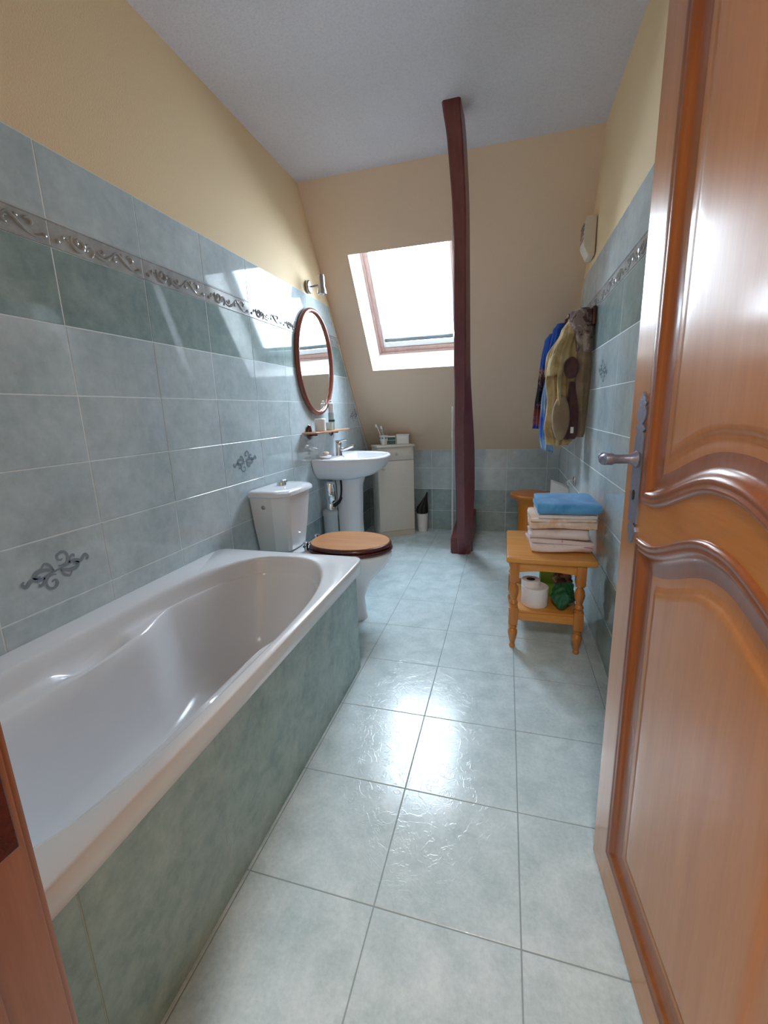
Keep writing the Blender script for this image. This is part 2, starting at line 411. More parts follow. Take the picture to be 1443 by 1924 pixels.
# the hall behind the camera
bm = bmesh.new()
box(bm, -.2, 2.4, -1.9, -1.8, 0, 2.5); box(bm, -.3, -.2, -1.9, .07, 0, 2.5); box(bm, 2.4, 2.5, -1.9, .07, 0, 2.5)
box(bm, -.3, -.1, .02, .07, 0, 2.5); box(bm, W+.1, 2.5, .02, .07, 0, 2.5)
struct(link('wall_hall', bm, 'wall'))
bm = bmesh.new(); box(bm, -.3, 2.5, -1.9, .22, 2.5, 2.6); struct(link('ceiling_hall', bm, 'ceiling'))
bm = bmesh.new(); box(bm, -.3, 2.5, -1.9, .02, -.1, -.001); struct(link('floor_hall', bm, 'floor'))

# ------------------------------------------------------------------ skylight
win = bpy.data.objects.new('window_1', None); C.objects.link(win); win.location = P0+X1*WX0+SD*WS1; struct(win)
BASE['window_1'] = Vector(win.location)
bm = bmesh.new(); t_ = .004
for (a, b, c, d) in ((WX0, WX0+t_, WS0, WS1), (WX1-t_, WX1, WS0, WS1), (WX0, WX1, WS0, WS0+t_), (WX0, WX1, WS1-t_, WS1)):
    obox(bm, P0, X1, SD, SN, a, b, c, d, -.001, WD)
part('reveal_lining', bm, 'reveal', win)
def rect_frame(bm, a, b, c, d, w, n0, n1, wb=None, mi=0, bev=.003):
    wb = wb or w
    obox(bm, P0, X1, SD, SN, a, a+w, c, d, n0, n1, mi, bev); obox(bm, P0, X1, SD, SN, b-w, b, c, d, n0, n1, mi, bev)
    obox(bm, P0, X1, SD, SN, a+w, b-w, c, c+w, n0, n1, mi, bev); obox(bm, P0, X1, SD, SN, a+w, b-w, d-wb, d, n0, n1, mi, bev)
bm = bmesh.new(); rect_frame(bm, WX0-.01, WX1+.01, WS0-.06, WS1+.012, .032, WD-.02, WD+.07); part('frame', bm, 'windowwood', win)
bm = bmesh.new(); rect_frame(bm, WX0+.02, WX1-.02, WS0-.05, WS1-.018, .03, WD-.005, WD+.06, .036); sash = part('sash', bm, 'windowwood', win)
bm = bmesh.new(); rect_frame(bm, WX0+.05, WX1-.05, WS0-.02, WS1-.054, .016, WD+.005, WD+.05, .04); part('gasket', bm, 'windowwhite', sash)
bm = bmesh.new()
a = P0+X1*(WX0+.072)+SD*(WS1-.122)+SN*(WD-.004); b = a+X1*(WX1-WX0-.144); tube(bm, [a, b], .017, 14); part('blind_rail', bm, 'windowgrey', win, True)
bm = bmesh.new(); obox(bm, P0, X1, SD, SN, WX0+.06, WX1-.06, WS0, WS1-.09, WD+.03, WD+.036); part('pane', bm, 'glass', sash)

# ------------------------------------------------------------------ beam
bt = thing('wooden_beam', 'dark red wooden post leaning from floor to ceiling in front of the skylight', 'beam', (.98, 3.3, 0))
# levels: z, y of the front, x left, x front corner, x right, rotation offset
lv = [(0.0, 3.312, .948, 1.012, 1.062), (.25, 3.215, .950, 1.020, 1.068), (.65, 3.066, .956, 1.028, 1.088), (1.0, 2.94, .962, 1.034, 1.084), (1.36, 2.808, .975, 1.048, 1.070),
      (1.75, 2.664, .985, 1.058, 1.074), (2.13, 2.524, .997, 1.068, 1.080), (2.4, 2.426, .985, 1.062, 1.074), (2.52, 2.38, .968, 1.052, 1.066), (H+.002, 2.368, .963, 1.052, 1.056)]
rings = []
for z_, y_, xl, xm, xr in lv:
    d_ = .10
    rings.append([(xl, y_+.012, z_), (xl+.008, y_, z_), (xm-.008, y_, z_), (xm, y_+.008, z_), (xr, y_+d_, z_), (xr-.01, y_+d_+.012, z_), (xl+.03, y_+d_+.02, z_), (xl+.012, y_+d_, z_)])
R2 = []
for i in range(len(rings[0])): pass
cols = [smooth_curve([r[i] for r in rings], 5) for i in range(8)]
R2 = [[c[k] + Vector((noise.noise(c[k]*4+Vector((i*.05, 0, 0)))*.004, 0, 0)) for i, c in enumerate(cols)] for k in range(len(cols[0]))]
bm = bmesh.new(); loft(bm, R2); part('post', bm, 'beam', bt, True, 32)
bm = bmesh.new()
prism(bm, [(.893, 3.318, 0), (.893, YK-.005, 0), (.893, YK-.005, .215), (.893, 3.45, .145), (.893, 3.318, .128)], (.155, 0, 0))
bmesh.ops.bevel(bm, geom=bm.edges[:], offset=.006, segments=2, affect='EDGES')
part('sole_block', bm, 'beamend', bt, True, 30)

bm = bmesh.new(); lathe(bm, [(.0045, 0), (.0055, .004), (.0055, .9), (.008, .905), (.008, .93), (.0055, .935), (.0055, 1.115), (.008, 1.12), (.008, 1.16), (.003, 1.165)], (.872, 3.60, 0), 12)
single('white_pole', bm, 'white', 'thin white pole standing upright just left of the dark red post', 'pole', (.872, 3.60, 0), True, 40)

# ------------------------------------------------------------------ bathtub
RZ = .53; TX, TY0, TY1 = .722, Y0+.003, 1.668
tub = thing('bathtub', 'white built-in bathtub with green tiled side along the left wall', 'bathtub', (.36, .95, 0))
NR = 240
def opening(a_, z_, ins, ledge=0, endin=0):
    cx, cy = .392, .94; A, B = .302-ins, .676-ins-endin*.5
    c, s = math.cos(a_), math.sin(a_)
    n = 2.55 if s > 0 else 4.5
    x = A*math.copysign(abs(c)**(2/n), c); y = B*math.copysign(abs(s)**(2/n), s)
    y += cy - endin*.5*(1 if s > 0 else -1)*0
    if ledge:
        k = sst(1.20, .98, y)
        x *= 1-k*ledge
        # the hand grip scooped into the wall-side ledge
    return Vector((cx+x, y, z_))
rings = []
angs = [2*PI*i/NR for i in range(NR)]
prof = [(-.004, RZ-.0005), (.003, RZ-.003), (.008, RZ-.010), (.012, RZ-.022), (.016, RZ-.045), (.020, RZ-.060)]
for ins, z_ in prof: rings.append([opening(a, z_, ins) for a in angs])
# ledge (arm rests) then the inner walls
for ins, z_, lg, en in ((.022, RZ-.066, .02, 0), (.0225, RZ-.0675, .04, 0), (.0228, RZ-.068, .06, 0), (.023, RZ-.068, .08, 0), (.0232, RZ-.068, .10, 0), (.0235, RZ-.068, .12, 0), (.0238, RZ-.068, .14, 0), (.024, RZ-.068, .16, 0), (.0243, RZ-.068, .18, 0), (.0246, RZ-.0685, .195, 0), (.025, RZ-.0685, .208, 0), (.026, RZ-.070, .218, 0), (.030, RZ-.078, .235, 0), (.036, RZ-.12, .245, .02), (.048, RZ-.20, .245, .06), (.062, RZ-.29, .24, .11), (.085, RZ-.36, .22, .15), (.12, RZ-.395, .18, .2), (.17, RZ-.408, .12, .26)):
    rings.append([opening(a, z_, ins, lg, en) for a in angs])
bm = bmesh.new(); V = loft(bm, rings, cap0=False, cap1=True)
# scoop
for v in bm.verts:
    p = v.co
    for mx_ in (p.x, .784-p.x):
        if mx_ < .30 and RZ-.075 < p.z < RZ-.05:
            d = math.hypot((p.y-.86)/.10, (mx_-.135)/.045)
            if d < 1.25: p.z -= .034*sst(1.25, .55, d)
# rim: outer rounded rectangle, flat top, lip down
def outer(off, z_, ring0):
    pts = []
    for p in ring0:
        d = Vector((p.x-.37, p.y-.94)); pts.append(p)
    return pts
def rrect(x0, x1, y0, y1, r):
    out = []
    for a in angs:
        c, s = math.cos(a), math.sin(a)
        # ray from centre to rectangle
        cx, cy = (x0+x1)/2, (y0+y1)/2; hx, hy = (x1-x0)/2, (y1-y0)/2
        cc, ss = c*hx, s*hy
        # superellipse with a very high exponent
        n = 24; x = hx*math.copysign(abs(c)**(2/n), c); y = hy*math.copysign(abs(s)**(2/n), s); out.append((cx+x, cy+y))
    return out
def ring_rect(off, z_): return [Vector((x, y, z_)) for x, y in rrect(.001+0*off, TX-off, TY0, TY1-off, .02)]
r0 = [bm.verts.new(p) for p in ring_rect(.007, RZ)]
# denser corner handling: connect to opening ring
inner = V[0]
for i in range(NR): bm.faces.new((inner[i], inner[(i+1) % NR], r0[(i+1) % NR], r0[i]))
prev = r0
for off, z_ in ((.0025, RZ-.001), (.0005, RZ-.003), (0, RZ-.006), (0, RZ-.052), (.003, RZ-.055), (.018, RZ-.055)):
    cur = [bm.verts.new(p) for p in ring_rect(off, z_)]
    for i in range(NR): bm.faces.new((prev[i], prev[(i+1) % NR], cur[(i+1) % NR], cur[i]))
    prev = cur
part('tub_shell', bm, 'acrylic', tub, True, 50)
# tiled panel (front and foot end)
bm = bmesh.new(); PX = .688
box(bm, PX-.03, PX-.0009, TY0, TY1-.022, 0, RZ-.056, 1); box(bm, .002, PX-.03, TY1-.05, TY1-.022, 0, RZ-.056, 1)
for (ya, yb) in ((TY0, .36), (.36, .686), (.686, 1.015), (1.015, 1.342), (1.342, TY1-.02)):
    for za, zb in ((0, RZ-.056),):
        tile(bm, Vector((PX, 0, 0)), Vector((0, 1, 0)), Vector((0, 0, 1)), Vector((1, 0, 0)), ya, yb, za, zb, 0, gap=.0008 if True else .001, tilt=.001)
for (xa, xb) in ((.0, .34), (.34, PX)):
    tile(bm, Vector((0, TY1-.017, 0)), Vector((1, 0, 0)), Vector((0, 0, 1)), Vector((0, 1, 0)), xa+.002, xb, 0, RZ-.056, 0, gap=.001, tilt=.001)
o = part('tiled_panel', bm, ['panel', 'panelgrout'], tub, True, 30); o['label'] = 'mottled green tiled side'

# ------------------------------------------------------------------ toilet
TC = 2.125
toi = thing('toilet', 'white toilet with pine lid between bathtub and washbasin', 'toilet', (.35, TC, 0))
def rr_ring(x0, x1, yh, z_, r, n=6, flat_back=True, yc=TC, cut=0):
    """plan of the cistern: flat back at x0, rounded front corners"""
    pts = []; corners = [(x1-r, yc-yh+r-cut, -PI/2), (x1-r, yc+yh-r+cut, 0)]
    pts.append((x0, yc+yh)); pts.append((x0, yc-yh))
    for cx, cy, a0 in corners:
        for k in range(n+1):
            a = a0+PI/2*k/n; pts.append((cx+r*math.cos(a), cy+r*math.sin(a)))
    return [Vector((a, b, z_)) for a, b in pts]
def cist(z_, yh, x1, ch):
    """octagonal plan: flat back, long chamfer each side, flat front; softened"""
    P = [(.012, yh), (.012, -yh), (x1-.075, -yh), (x1-.05, -yh+.012), (x1-.012, -yh+ch-.01), (x1, -yh+ch+.012), (x1+.006, 0), (x1, yh-ch-.012), (x1-.012, yh-ch+.01), (x1-.05, yh-.012), (x1-.075, yh)]
    return [Vector((a, TC-.02+b, z_)) for a, b in P]
bm = bmesh.new()
loft(bm, [cist(.405, .115, .175, .03), cist(.412, .125, .185, .034), (cist(.56, .155, .20, .042)), cist(.715, .178, .214, .05), cist(.722, .178, .214, .05)])
tank = part('cistern', bm, 'ceramic', toi, True, 24)
bm = bmesh.new()
loft(bm, [cist(.722, .186, .224, .05), cist(.726, .19, .229, .05), cist(.742, .19, .229, .05), cist(.752, .180, .22, .05), cist(.756, .155, .195, .045)])
lid_ = part('cistern_lid', bm, 'ceramic', toi, True, 50)
bm = bmesh.new(); lathe(bm, [(.026, .754), (.026, .768), (.022, .775), (.008, .777)], (.095, TC+.0, 0), 24); lathe(bm, [(.02, .770), (.02, .782), (.012, .786)], (.10, TC+.018, 0), 20)
part('flush_button', bm, 'chrome', lid_, True, 40)
bm = bmesh.new(); lathe(bm, [(.011, -.0), (.011, .006), (.006, .008)][::1], (0, 0, 0), 18, axis='Y')
for v in bm.verts: v.co = Vector((.085+v.co.x, TC-.02-.168-v.co.y, .67+v.co.z))
part('water_inlet_cap', bm, 'nickel', tank, True, 40)
def oval(cx, cy, ax, ay, z_, n=48, back=.0, pw=2.0):
    pts = []
    for k in range(n):
        a = 2*PI*k/n; c, s = math.cos(a), math.sin(a)
        e = pw if c > 0 else pw+back
        pts.append(Vector((cx+ax*math.copysign(abs(c)**(2/e), c), cy+ay*math.copysign(abs(s)**(2/e), s), z_)))
    return pts
bm = bmesh.new()
loft(bm, [oval(.33, TC, .24, .10, 0, back=1), oval(.33, TC, .235, .098, .03, back=1), oval(.34, TC, .215, .09, .12, back=1), oval(.37, TC, .22, .10, .22, back=1),
          oval(.42, TC, .255, .145, .31, back=1), oval(.445, TC, .272, .178, .37, back=1), oval(.45, TC, .27, .182, .396, back=1), oval(.45, TC, .262, .175, .402, back=1)])
box(bm, .03, .30, TC-.11, TC+.11, .33, .40, 0, .02, 3)
part('bowl', bm, 'ceramic', toi, True, 50)
bm = bmesh.new()
def ringslab(prof, **kw):
    loft(bm, [oval(.487, TC+.012, .232+o_, .188+o_, z_, back=.5) for o_, z_ in prof])
ringslab([(-.008, .403), (0, .407), (.002, .415), (-.002, .424), (-.012, .427)])
part('seat', bm, 'mahog', toi, True, 50)['label'] = 'dark red seat ring'
bm = bmesh.new(); ringslab([(-.010, .428), (-.004, .432), (-.004, .440), (-.010, .447), (-.016, .449)])
lidp = part('seat_lid', bm, 'mahog', toi, True, 50); lidp['label'] = 'pine topped lid with dark edge'
bm = bmesh.new(); loft(bm, [oval(.487, TC+.012, .232-.015, .188-.015, z_, back=.5) for z_ in (.4485, .4515)]); part('lid_panel', bm, 'pinelid', lidp, True, 40)
bm = bmesh.new()
for s in (-1, 1): lathe(bm, [(.012, .40), (.012, .445), (.016, .447), (.016, .455), (.006, .458)], (.255, TC+s*.075, 0), 14)
tube(bm, [(.255, TC-.10, .435), (.255, TC+.10, .435)], .007, 10)
part('hinge', bm, 'chrome', toi, True, 40)

# ------------------------------------------------------------------ washbasin
SC = 3.06
snk = thing('washbasin', 'white pedestal washbasin on the left wall under the oval mirror', 'washbasin', (.2, SC, 0))
def dshape(x1, yh, z_, n=40, x0=.004):
    """flat against the wall, rounded belly"""
    pts = []
    for k in range(n+1):
        a = -PI/2+PI*k/n; c, s = math.cos(a), math.sin(a)
        pts.append(Vector((x0+(x1-x0)*abs(c)**(2/2.7), SC+yh*math.copysign(abs(s)**(2/2.6), s), z_)))
    return pts
bm = bmesh.new()
outer_ = [(.20, .13, .655), (.27, .19, .662), (.36, .265, .69), (.42, .31, .73), (.452, .334, .785), (.462, .342, .812), (.46, .341, .822), (.452, .334, .828), (.444, .326, .828)]
rg = [dshape(a, b, c) for a, b, c in outer_]
def bowl(x1, yh, z_, x0):
    return [Vector((x0+(x1-x0)*max(0, math.cos(-PI/2+PI*k/40))**(2/2.4), SC+yh*math.copysign(abs(math.sin(-PI/2+PI*k/40))**(2/2.4), math.sin(-PI/2+PI*k/40)), z_)) for k in range(41)]
rg += [bowl(.432, .285, .826, .115), bowl(.425, .275, .815, .125), bowl(.40, .25, .77, .14), bowl(.34, .18, .725, .16), bowl(.28, .08, .71, .2)]
loft(bm, rg); part('basin', bm, 'ceramic', snk, True, 60)
bm = bmesh.new(); loft(bm, [dshape(.255, .105, .0, x0=.085), dshape(.25, .10, .03, x0=.085), dshape(.24, .092, .3, x0=.085), dshape(.25, .10, .6, x0=.085), dshape(.28, .12, .68, x0=.085)])
part('pedestal', bm, 'ceramic', snk, True, 60)
bm = bmesh.new()
lathe(bm, [(.026, .826), (.024, .835), (.021, .85), (.022, .90), (.024, .915), (.018, .925), (.01, .928)], (.075, SC, 0), 20)
tube(bm, smooth_curve([(.085, SC, .868), (.13, SC, .875), (.18, SC, .893), (.195, SC, .895)], 5), [.012]*16, 12)
lathe(bm, [(.010, .885), (.010, .905)], (.195, SC, 0), 12)
tap = part('tap', bm, 'chrome', snk, True, 45)
bm = bmesh.new(); obox(bm, (.07, SC, .928), (1, 0, .12), (0, 1, 0), (-.12, 0, 1), -.02, .075, -.009, .009, 0, .011, 0, .004); part('tap_lever', bm, 'chrome', tap, True, 45)
# waste pipe beside the pedestal
wp = thing('waste_pipe', 'pale green pipe with chrome trap left of the washbasin pedestal', 'pipe', (.06, SC-.19, 0))
bm = bmesh.new(); lathe(bm, [(.052, 0), (.052, .40), (.056, .405), (.056, .44), (.045, .45), (.03, .455)], (.065, SC-.21, 0), 24); part('riser', bm, 'pipe', wp, True, 40)
bm = bmesh.new(); lathe(bm, [(.03, .45), (.038, .455), (.038, .485), (.03, .50), (.042, .53), (.042, .64), (.03, .66)], (.075, SC-.21, 0), 24); part('trap', bm, 'chrome', wp, True, 40)
bm = bmesh.new(); tube(bm, smooth_curve([(.13, SC-.13, .655), (.135, SC-.14, .60), (.14, SC-.17, .545), (.13, SC-.19, .51), (.12, SC-.24, .50)], 6), .008, 8)
tube(bm, smooth_curve([(.14, SC-.16, .53), (.135, SC-.2, .50), (.115, SC-.245, .48)], 5), .008, 8); part('hose', bm, 'black', wp, True)

bm = bmesh.new(); lathe(bm, [(.03, 0), (.045, .004), (.05, .018), (.044, .02)], (.06, SC-.22, .827), 24, sx=.8, sy=1.2)
sd = single('soap_dish', bm, 'white', 'small white soap dish on the rim of the washbasin left of the tap', 'soap dish', (.06, SC-.22, .827), True, 40)
bm = bmesh.new(); sphere(bm, (.06, SC-.21, .862), .02, 0, (1, 1.6, .6)); single('soap_bar', bm, 'c_peach', 'cream bar of soap on the dish at the washbasin', 'soap', (.06, SC-.21, .85), True)

# ------------------------------------------------------------------ mirror
MY, MZ, MA, MB = 2.852, 1.482, .266, .352
mir = thing('oval_mirror', 'oval wall mirror with reddish wooden frame above the washbasin', 'mirror', (.0, MY, MZ))
def oring(a, b, x): return [Vector((x, MY+a*math.cos(2*PI*k/72), MZ+b*math.sin(2*PI*k/72))) for k in range(72)]
bm = bmesh.new()
w_ = .034
pr = [(0, .001), (0, .012), (-.004, .020), (-.012, .026), (-.020, .0265), (-.026, .022), (-.032, .016), (-w_, .008), (-w_, .002)]
R_ = [oring(MA+a, MB+a, x) for a, x in pr]; R_.append(R_[0]); loft(bm, R_, cap0=False, cap1=False); bmesh.ops.remove_doubles(bm, verts=bm.verts, dist=1e-6)
part('frame', bm, 'mirrorwood', mir, True, 50)
bm = bmesh.new(); loft(bm, [oring(MA-w_+.002, MB-w_+.002, .004), oring(MA-w_+.002, MB-w_+.002, .010)]); part('mirror_glass', bm, 'mirror', mir)

mir.location = (MA*math.sin(math.radians(2.8)), MY, MZ); mir.rotation_euler = (0, 0, math.radians(-2.8))
# shelf under the mirror
shf = thing('wall_shelf', 'narrow wooden shelf on dark brackets below the oval mirror', 'shelf', (0, 2.9, 1.02))
bm = bmesh.new(); box(bm, .004, .125, 2.60, 3.20, 1.010, 1.022, 0, .004); part('shelf_board', bm, 'shelfwood', shf, True, 40)
for y_ in (2.70, 3.08):
    bm = bmesh.new()
    lathe(bm, [(.006, .0), (.03, .004), (.036, .012), (.03, .022), (.01, .026)], (.0, y_, 1.02), 24, axis='X', sx=.75, sy=1.5)
    box(bm, .01, .07, y_-.008, y_+.008, .995, 1.010, 0, .003)
    part('bracket', bm, 'mahog', shf, True, 40)
bm = bmesh.new(); lathe(bm, [(.034, 0), (.038, .004), (.038, .082), (.034, .086), (.031, .086), (.030, .01)], (.07, 2.76, 1.022), 28); single('shelf_cup', bm, 'white', 'white tumbler on the small shelf, left of the tall bottle', 'cup', (.07, 2.76, 1.022), True, 40)
bo = thing('toiletry_bottle', 'tall thin bottle with white cap and green label on the shelf', 'bottle', (.06, 2.99, 1.022))
bm = bmesh.new(); lathe(bm, [(.022, 1.022), (.024, 1.026), (.024, 1.14), (.022, 1.145)], (.06, 2.99, 0), 20, sy=.8); part('bottle_body', bm, 'glassy', bo, True, 40)
bm = bmesh.new(); lathe(bm, [(.0245, 1.08), (.0245, 1.095)], (.06, 2.99, 0), 20, sy=.82); part('label_band', bm, 'darkgreen', bo, True, 40)
bm = bmesh.new(); lathe(bm, [(.02, 1.145), (.02, 1.21), (.01, 1.218), (.01, 1.23), (.004, 1.232)], (.06, 2.99, 0), 20, sy=.8); part('cap', bm, 'white', bo, True, 40)
bm = bmesh.new(); lathe(bm, [(.02, 0), (.026, .004), (.028, .055), (.026, .055), (.02, .008)], (.075, 2.905, 1.022), 24); single('small_glass', bm, 'glassy', 'short clear glass on the shelf between tumbler and tall bottle', 'glass', (.075, 2.905, 1.022), True, 40)

# spotlight above the mirror
LY, LZ = 2.86, 1.968
spt = thing('wall_spotlight', 'brushed metal spotlight on a round plate above the oval mirror', 'wall lamp', (0, LY, LZ))
bm = bmesh.new(); lathe(bm, [(.040, -.004), (.042, .004), (.042, .012), (.036, .018), (.01, .020)], (0, LY, LZ), 28, axis='X'); part('base', bm, 'nickel', spt, True, 40)
bm = bmesh.new(); tube(bm, [(.018, LY, LZ), (.085, LY, LZ+.004)], .005, 10); sphere(bm, (.05, LY, LZ+.002), .008); part('arm', bm, 'nickel', spt, True)
bm = bmesh.new(); lathe(bm, [(.010, .066), (.018, .062), (.022, .045), (.022, -.01), (.028, -.03), (.031, -.055), (.026, -.055), (.018, -.02)], (.098, LY, LZ+.002), 28); hd = part('lamp_head', bm, 'nickel', spt, True, 40)
bm = bmesh.new(); sphere(bm, (.098, LY, LZ-.045), .02, 0, (1, 1, .8)); part('bulb', bm, 'white', hd, True)

# ------------------------------------------------------------------ cabinet (set at an angle in the far corner)
CR = math.atan2(.187, .286); cab_loc = (.213, 3.622, 0)
cab = thing('bathroom_cabinet', 'narrow cream cabinet with one drawer and one door under the sloping wall', 'cabinet', cab_loc, rotz=CR, local=True)
cw, cd, ch = .342, .185, .845
bm = bmesh.new(); box(bm, 0, cw, .016, cd, .0, ch-.018, 0, .002); part('body', bm, 'cabinet', cab, True, 30)
bm = bmesh.new(); box(bm, 0, cw, .004, .016, 0, .055, 0, .001); part('plinth', bm, 'cabgap', cab)
bm = bmesh.new(); box(bm, -.008, cw+.008, -.012, cd, ch-.018, ch, 0, .004); part('top', bm, 'cabinet', cab, True, 30)
bm = bmesh.new(); box(bm, .002, cw-.002, -.002, .014, ch-.135, ch-.020, 0, .003); dr = part('drawer', bm, 'cabinet', cab, True, 30)
bm = bmesh.new(); lathe(bm, [(.006, 0), (.007, .012), (.013, .018), (.011, .026), (.004, .028)], (cw/2, 0, ch-.078), 16, axis='Y')
for v in bm.verts: v.co.y = -.002-v.co.y
part('knob', bm, 'cabgap', dr, True, 40)
bm = bmesh.new(); box(bm, .002, cw-.002, -.002, .014, .058, ch-.139, 0, .003); dr2 = part('door', bm, 'cabinet', cab, True, 30)
bm = bmesh.new(); lathe(bm, [(.006, 0), (.007, .012), (.013, .018), (.011, .026), (.004, .028)], (.045, 0, ch-.205), 16, axis='Y')
for v in bm.verts: v.co.y = -.002-v.co.y
part('knob', bm, 'cabgap', dr2, True, 40)
def oncab(u, v): return Vector((cab_loc[0]+u*math.cos(CR)-v*math.sin(CR), cab_loc[1]+u*math.sin(CR)+v*math.cos(CR), ch))
# mug with toothbrushes, tin, tissue box
p = oncab(.085, .075); mg = thing('toothbrush_mug', 'small white patterned mug holding toothbrushes on the cream cabinet', 'mug', p)
bm = bmesh.new(); lathe(bm, [(.022, 0), (.026, .004), (.028, .03), (.036, .045), (.038, .088), (.035, .088), (.032, .04), (.02, .02)], p, 24, cap1=True); mgb = part('mug_body', bm, 'white', mg, True, 40)
bm = bmesh.new()
for k in range(8):
    a = 2*PI*k/8; q = p+Vector((.0375*math.cos(a), .0375*math.sin(a), .064))
    lathe(bm, [(.0002, -.0008), (.009, -.0006), (.009, .0006), (.0002, .0008)], (0, 0, 0), 12, axis='Y')
    for v in bm.verts[-48:] if hasattr(bm.verts, '__getitem__') and False else []: pass
    bm.verts.ensure_lookup_table()
    for v in bm.verts[-48:]: v.co = Matrix.Rotation(a+PI/2, 3, 'Z') @ v.co + q
part('printed_dots', bm, 'motif', mg)
for i, (dx, dy, tl) in enumerate(((-.055, -.02, .165), (-.02, -.01, .15))):
    tb_ = thing('toothbrush', ['pale toothbrush leaning left out of the mug', 'clear toothbrush standing behind the leaning one in the mug'][i], 'toothbrush', p+Vector((.005*i, 0, .01)), 'toothbrushes in the mug')
    a = p+Vector((.008*i, 0, .012)); b = a+Vector((dx, dy, tl))
    bm = bmesh.new(); tube(bm, [a, a.lerp(b, .5), b], [.004, .0045, .003], 8); part('handle', bm, ['toothbrush', 'glassy'][i], tb_, True)
    bm = bmesh.new(); obox(bm, b, (0, 1, 0), (0, 0, 1), (1, 0, 0), -.005, .005, -.018, .008, -.012, .002, 0, .002); part('bristles', bm, 'white', tb_)
p = oncab(.16, .085); bm = bmesh.new(); obox(bm, p, (math.cos(CR-.3), math.sin(CR-.3), 0), (-math.sin(CR-.3), math.cos(CR-.3), 0), (0, 0, 1), -.042, .04, -.03, .03, 0, .078, 0, .003)
bxo = thing('medicine_box', 'small box with dark green front between mug and white tub', 'box', p)
part('carton', bm, 'white', bxo)
bm = bmesh.new(); ux = Vector((math.cos(CR-.3), math.sin(CR-.3), 0)); uy = Vector((-ux.y, ux.x, 0))
for a_, b_, m_ in ((.005, .040, 0), (.043, .068, 0)): obox(bm, p, ux, uy, (0, 0, 1), -.039, .037, -.0312, -.030, a_, b_, 0)
part('printed_panel', bm, 'darkgreen', bxo)
p = oncab(.268, .075)
tbx = thing('cotton_tub', 'white square tub with rounded corners at the right end of the cabinet top', 'tub', p)
bm = bmesh.new(); ux = Vector((math.cos(CR-.35), math.sin(CR-.35), 0)); uy = Vector((-ux.y, ux.x, 0))
obox(bm, p, ux, uy, (0, 0, 1), -.06, .055, -.045, .045, 0, .083, 0, .012, 3); part('tub_body', bm, 'white', tbx, True, 40)
bm = bmesh.new(); obox(bm, p, ux, uy, (0, 0, 1), -.062, .057, -.047, .047, .078, .090, 0, .005, 2); part('lid', bm, 'white', tbx, True, 40)

# slim bin with something black in it
bn = thing('slim_bin', 'slim grey-white bin on the floor right of the cream cabinet', 'bin', (.545, 3.93, 0))
bm = bmesh.new(); lathe(bm, [(.040, 0), (.044, .004), (.052, .18), (.049, .18), (.042, .01)], (.548, 3.935, 0), 28); part('bin_body', bm, 'white', bn, True, 40)
bm = bmesh.new()
rg = []
for k, (r, z_, dx) in enumerate(((.036, .02, 0), (.045, .17, 0), (.055, .20, -.004), (.05, .235, 0), (.036, .27, .015), (.022, .31, .028), (.012, .345, .04), (.007, .375, .048), (.004, .385, .05))):
    rg.append([Vector((.545+dx+r*(1+.16*math.sin(5*a+k*.2))*math.cos(a), 3.93+r*.7*(1+.16*math.sin(5*a+k*.2))*math.sin(a), z_)) for a in [2*PI*j/36 for j in range(36)]])
loft(bm, rg); single('black_umbrella', bm, 'black', 'black folded umbrella sticking out of the slim bin', 'umbrella', (.545, 3.93, .02), True)

# ------------------------------------------------------------------ pine side table with turned legs
AX0, AX1, AY0, AY1, AZ = 1.317, 1.704, 1.95, 2.42, .468
st = thing('side_table', 'honey pine side table with turned legs and low shelf, holding folded towels', 'table', ((AX0+AX1)/2, (AY0+AY1)/2, 0))
bm = bmesh.new(); box(bm, AX0, AX1, AY0, AY1, AZ-.028, AZ, 0, .007, 3); part('table_top', bm, 'pine', st, True, 40)
lx = (AX0+.038, AX1-.062); ly = (AY0+.032, AY1-.035)
for x_ in lx:
    for y_ in ly:
        bm = bmesh.new(); q = .021
        box(bm, x_-q, x_+q, y_-q, y_+q, .345, AZ-.028, 0, .003)
        box(bm, x_-q, x_+q, y_-q, y_+q, .125, .215, 0, .003)
        lathe(bm, [(.020, .21), (.021, .218), (.014, .224), (.021, .234), (.018, .244), (.013, .25), (.021, .28), (.023, .295), (.020, .315), (.012, .33), (.012, .334), (.02, .338), (.02, .346)], (x_, y_, 0), 20)
        lathe(bm, [(.010, 0), (.014, .006), (.014, .014), (.010, .020), (.016, .045), (.022, .075), (.022, .09), (.014, .102), (.02, .108), (.012, .115), (.019, .126)], (x_, y_, 0), 20)
        part('leg', bm, 'pineleg', st, True, 35)
bm = bmesh.new()
for y_ in ly:
    # apron with a shallow arch
    n = 14; top = [(lx[0], AZ-.028), (lx[1], AZ-.028)]
    pts = [(lx[0], y_-.009, AZ-.028), (lx[1], y_-.009, AZ-.028)]
    for k in range(n+1):
        u = 1-k/n; pts.append((lx[0]+(lx[1]-lx[0])*u, y_-.009, AZ-.085+.018*math.sin(PI*u)**.6))
    prism(bm, pts, (0, .018, 0))
for x_ in lx: box(bm, x_-.009, x_+.009, ly[0], ly[1], AZ-.075, AZ-.028)
part('apron', bm, 'pine', st)
bm = bmesh.new(); box(bm, lx[0]-.004, lx[1]+.004, ly[0]-.004, ly[1]+.004, .185, .198, 0, .003)
part('lower_shelf', bm, 'pine', st, True, 40)
bm = bmesh.new()
for y_ in ly: box(bm, lx[0], lx[1], y_-.009, y_+.009, .148, .186, 0, .003)
for x_ in lx: box(bm, x_-.009, x_+.009, ly[0], ly[1], .148, .186, 0, .003)
part('rail', bm, 'pine', st, True, 40)

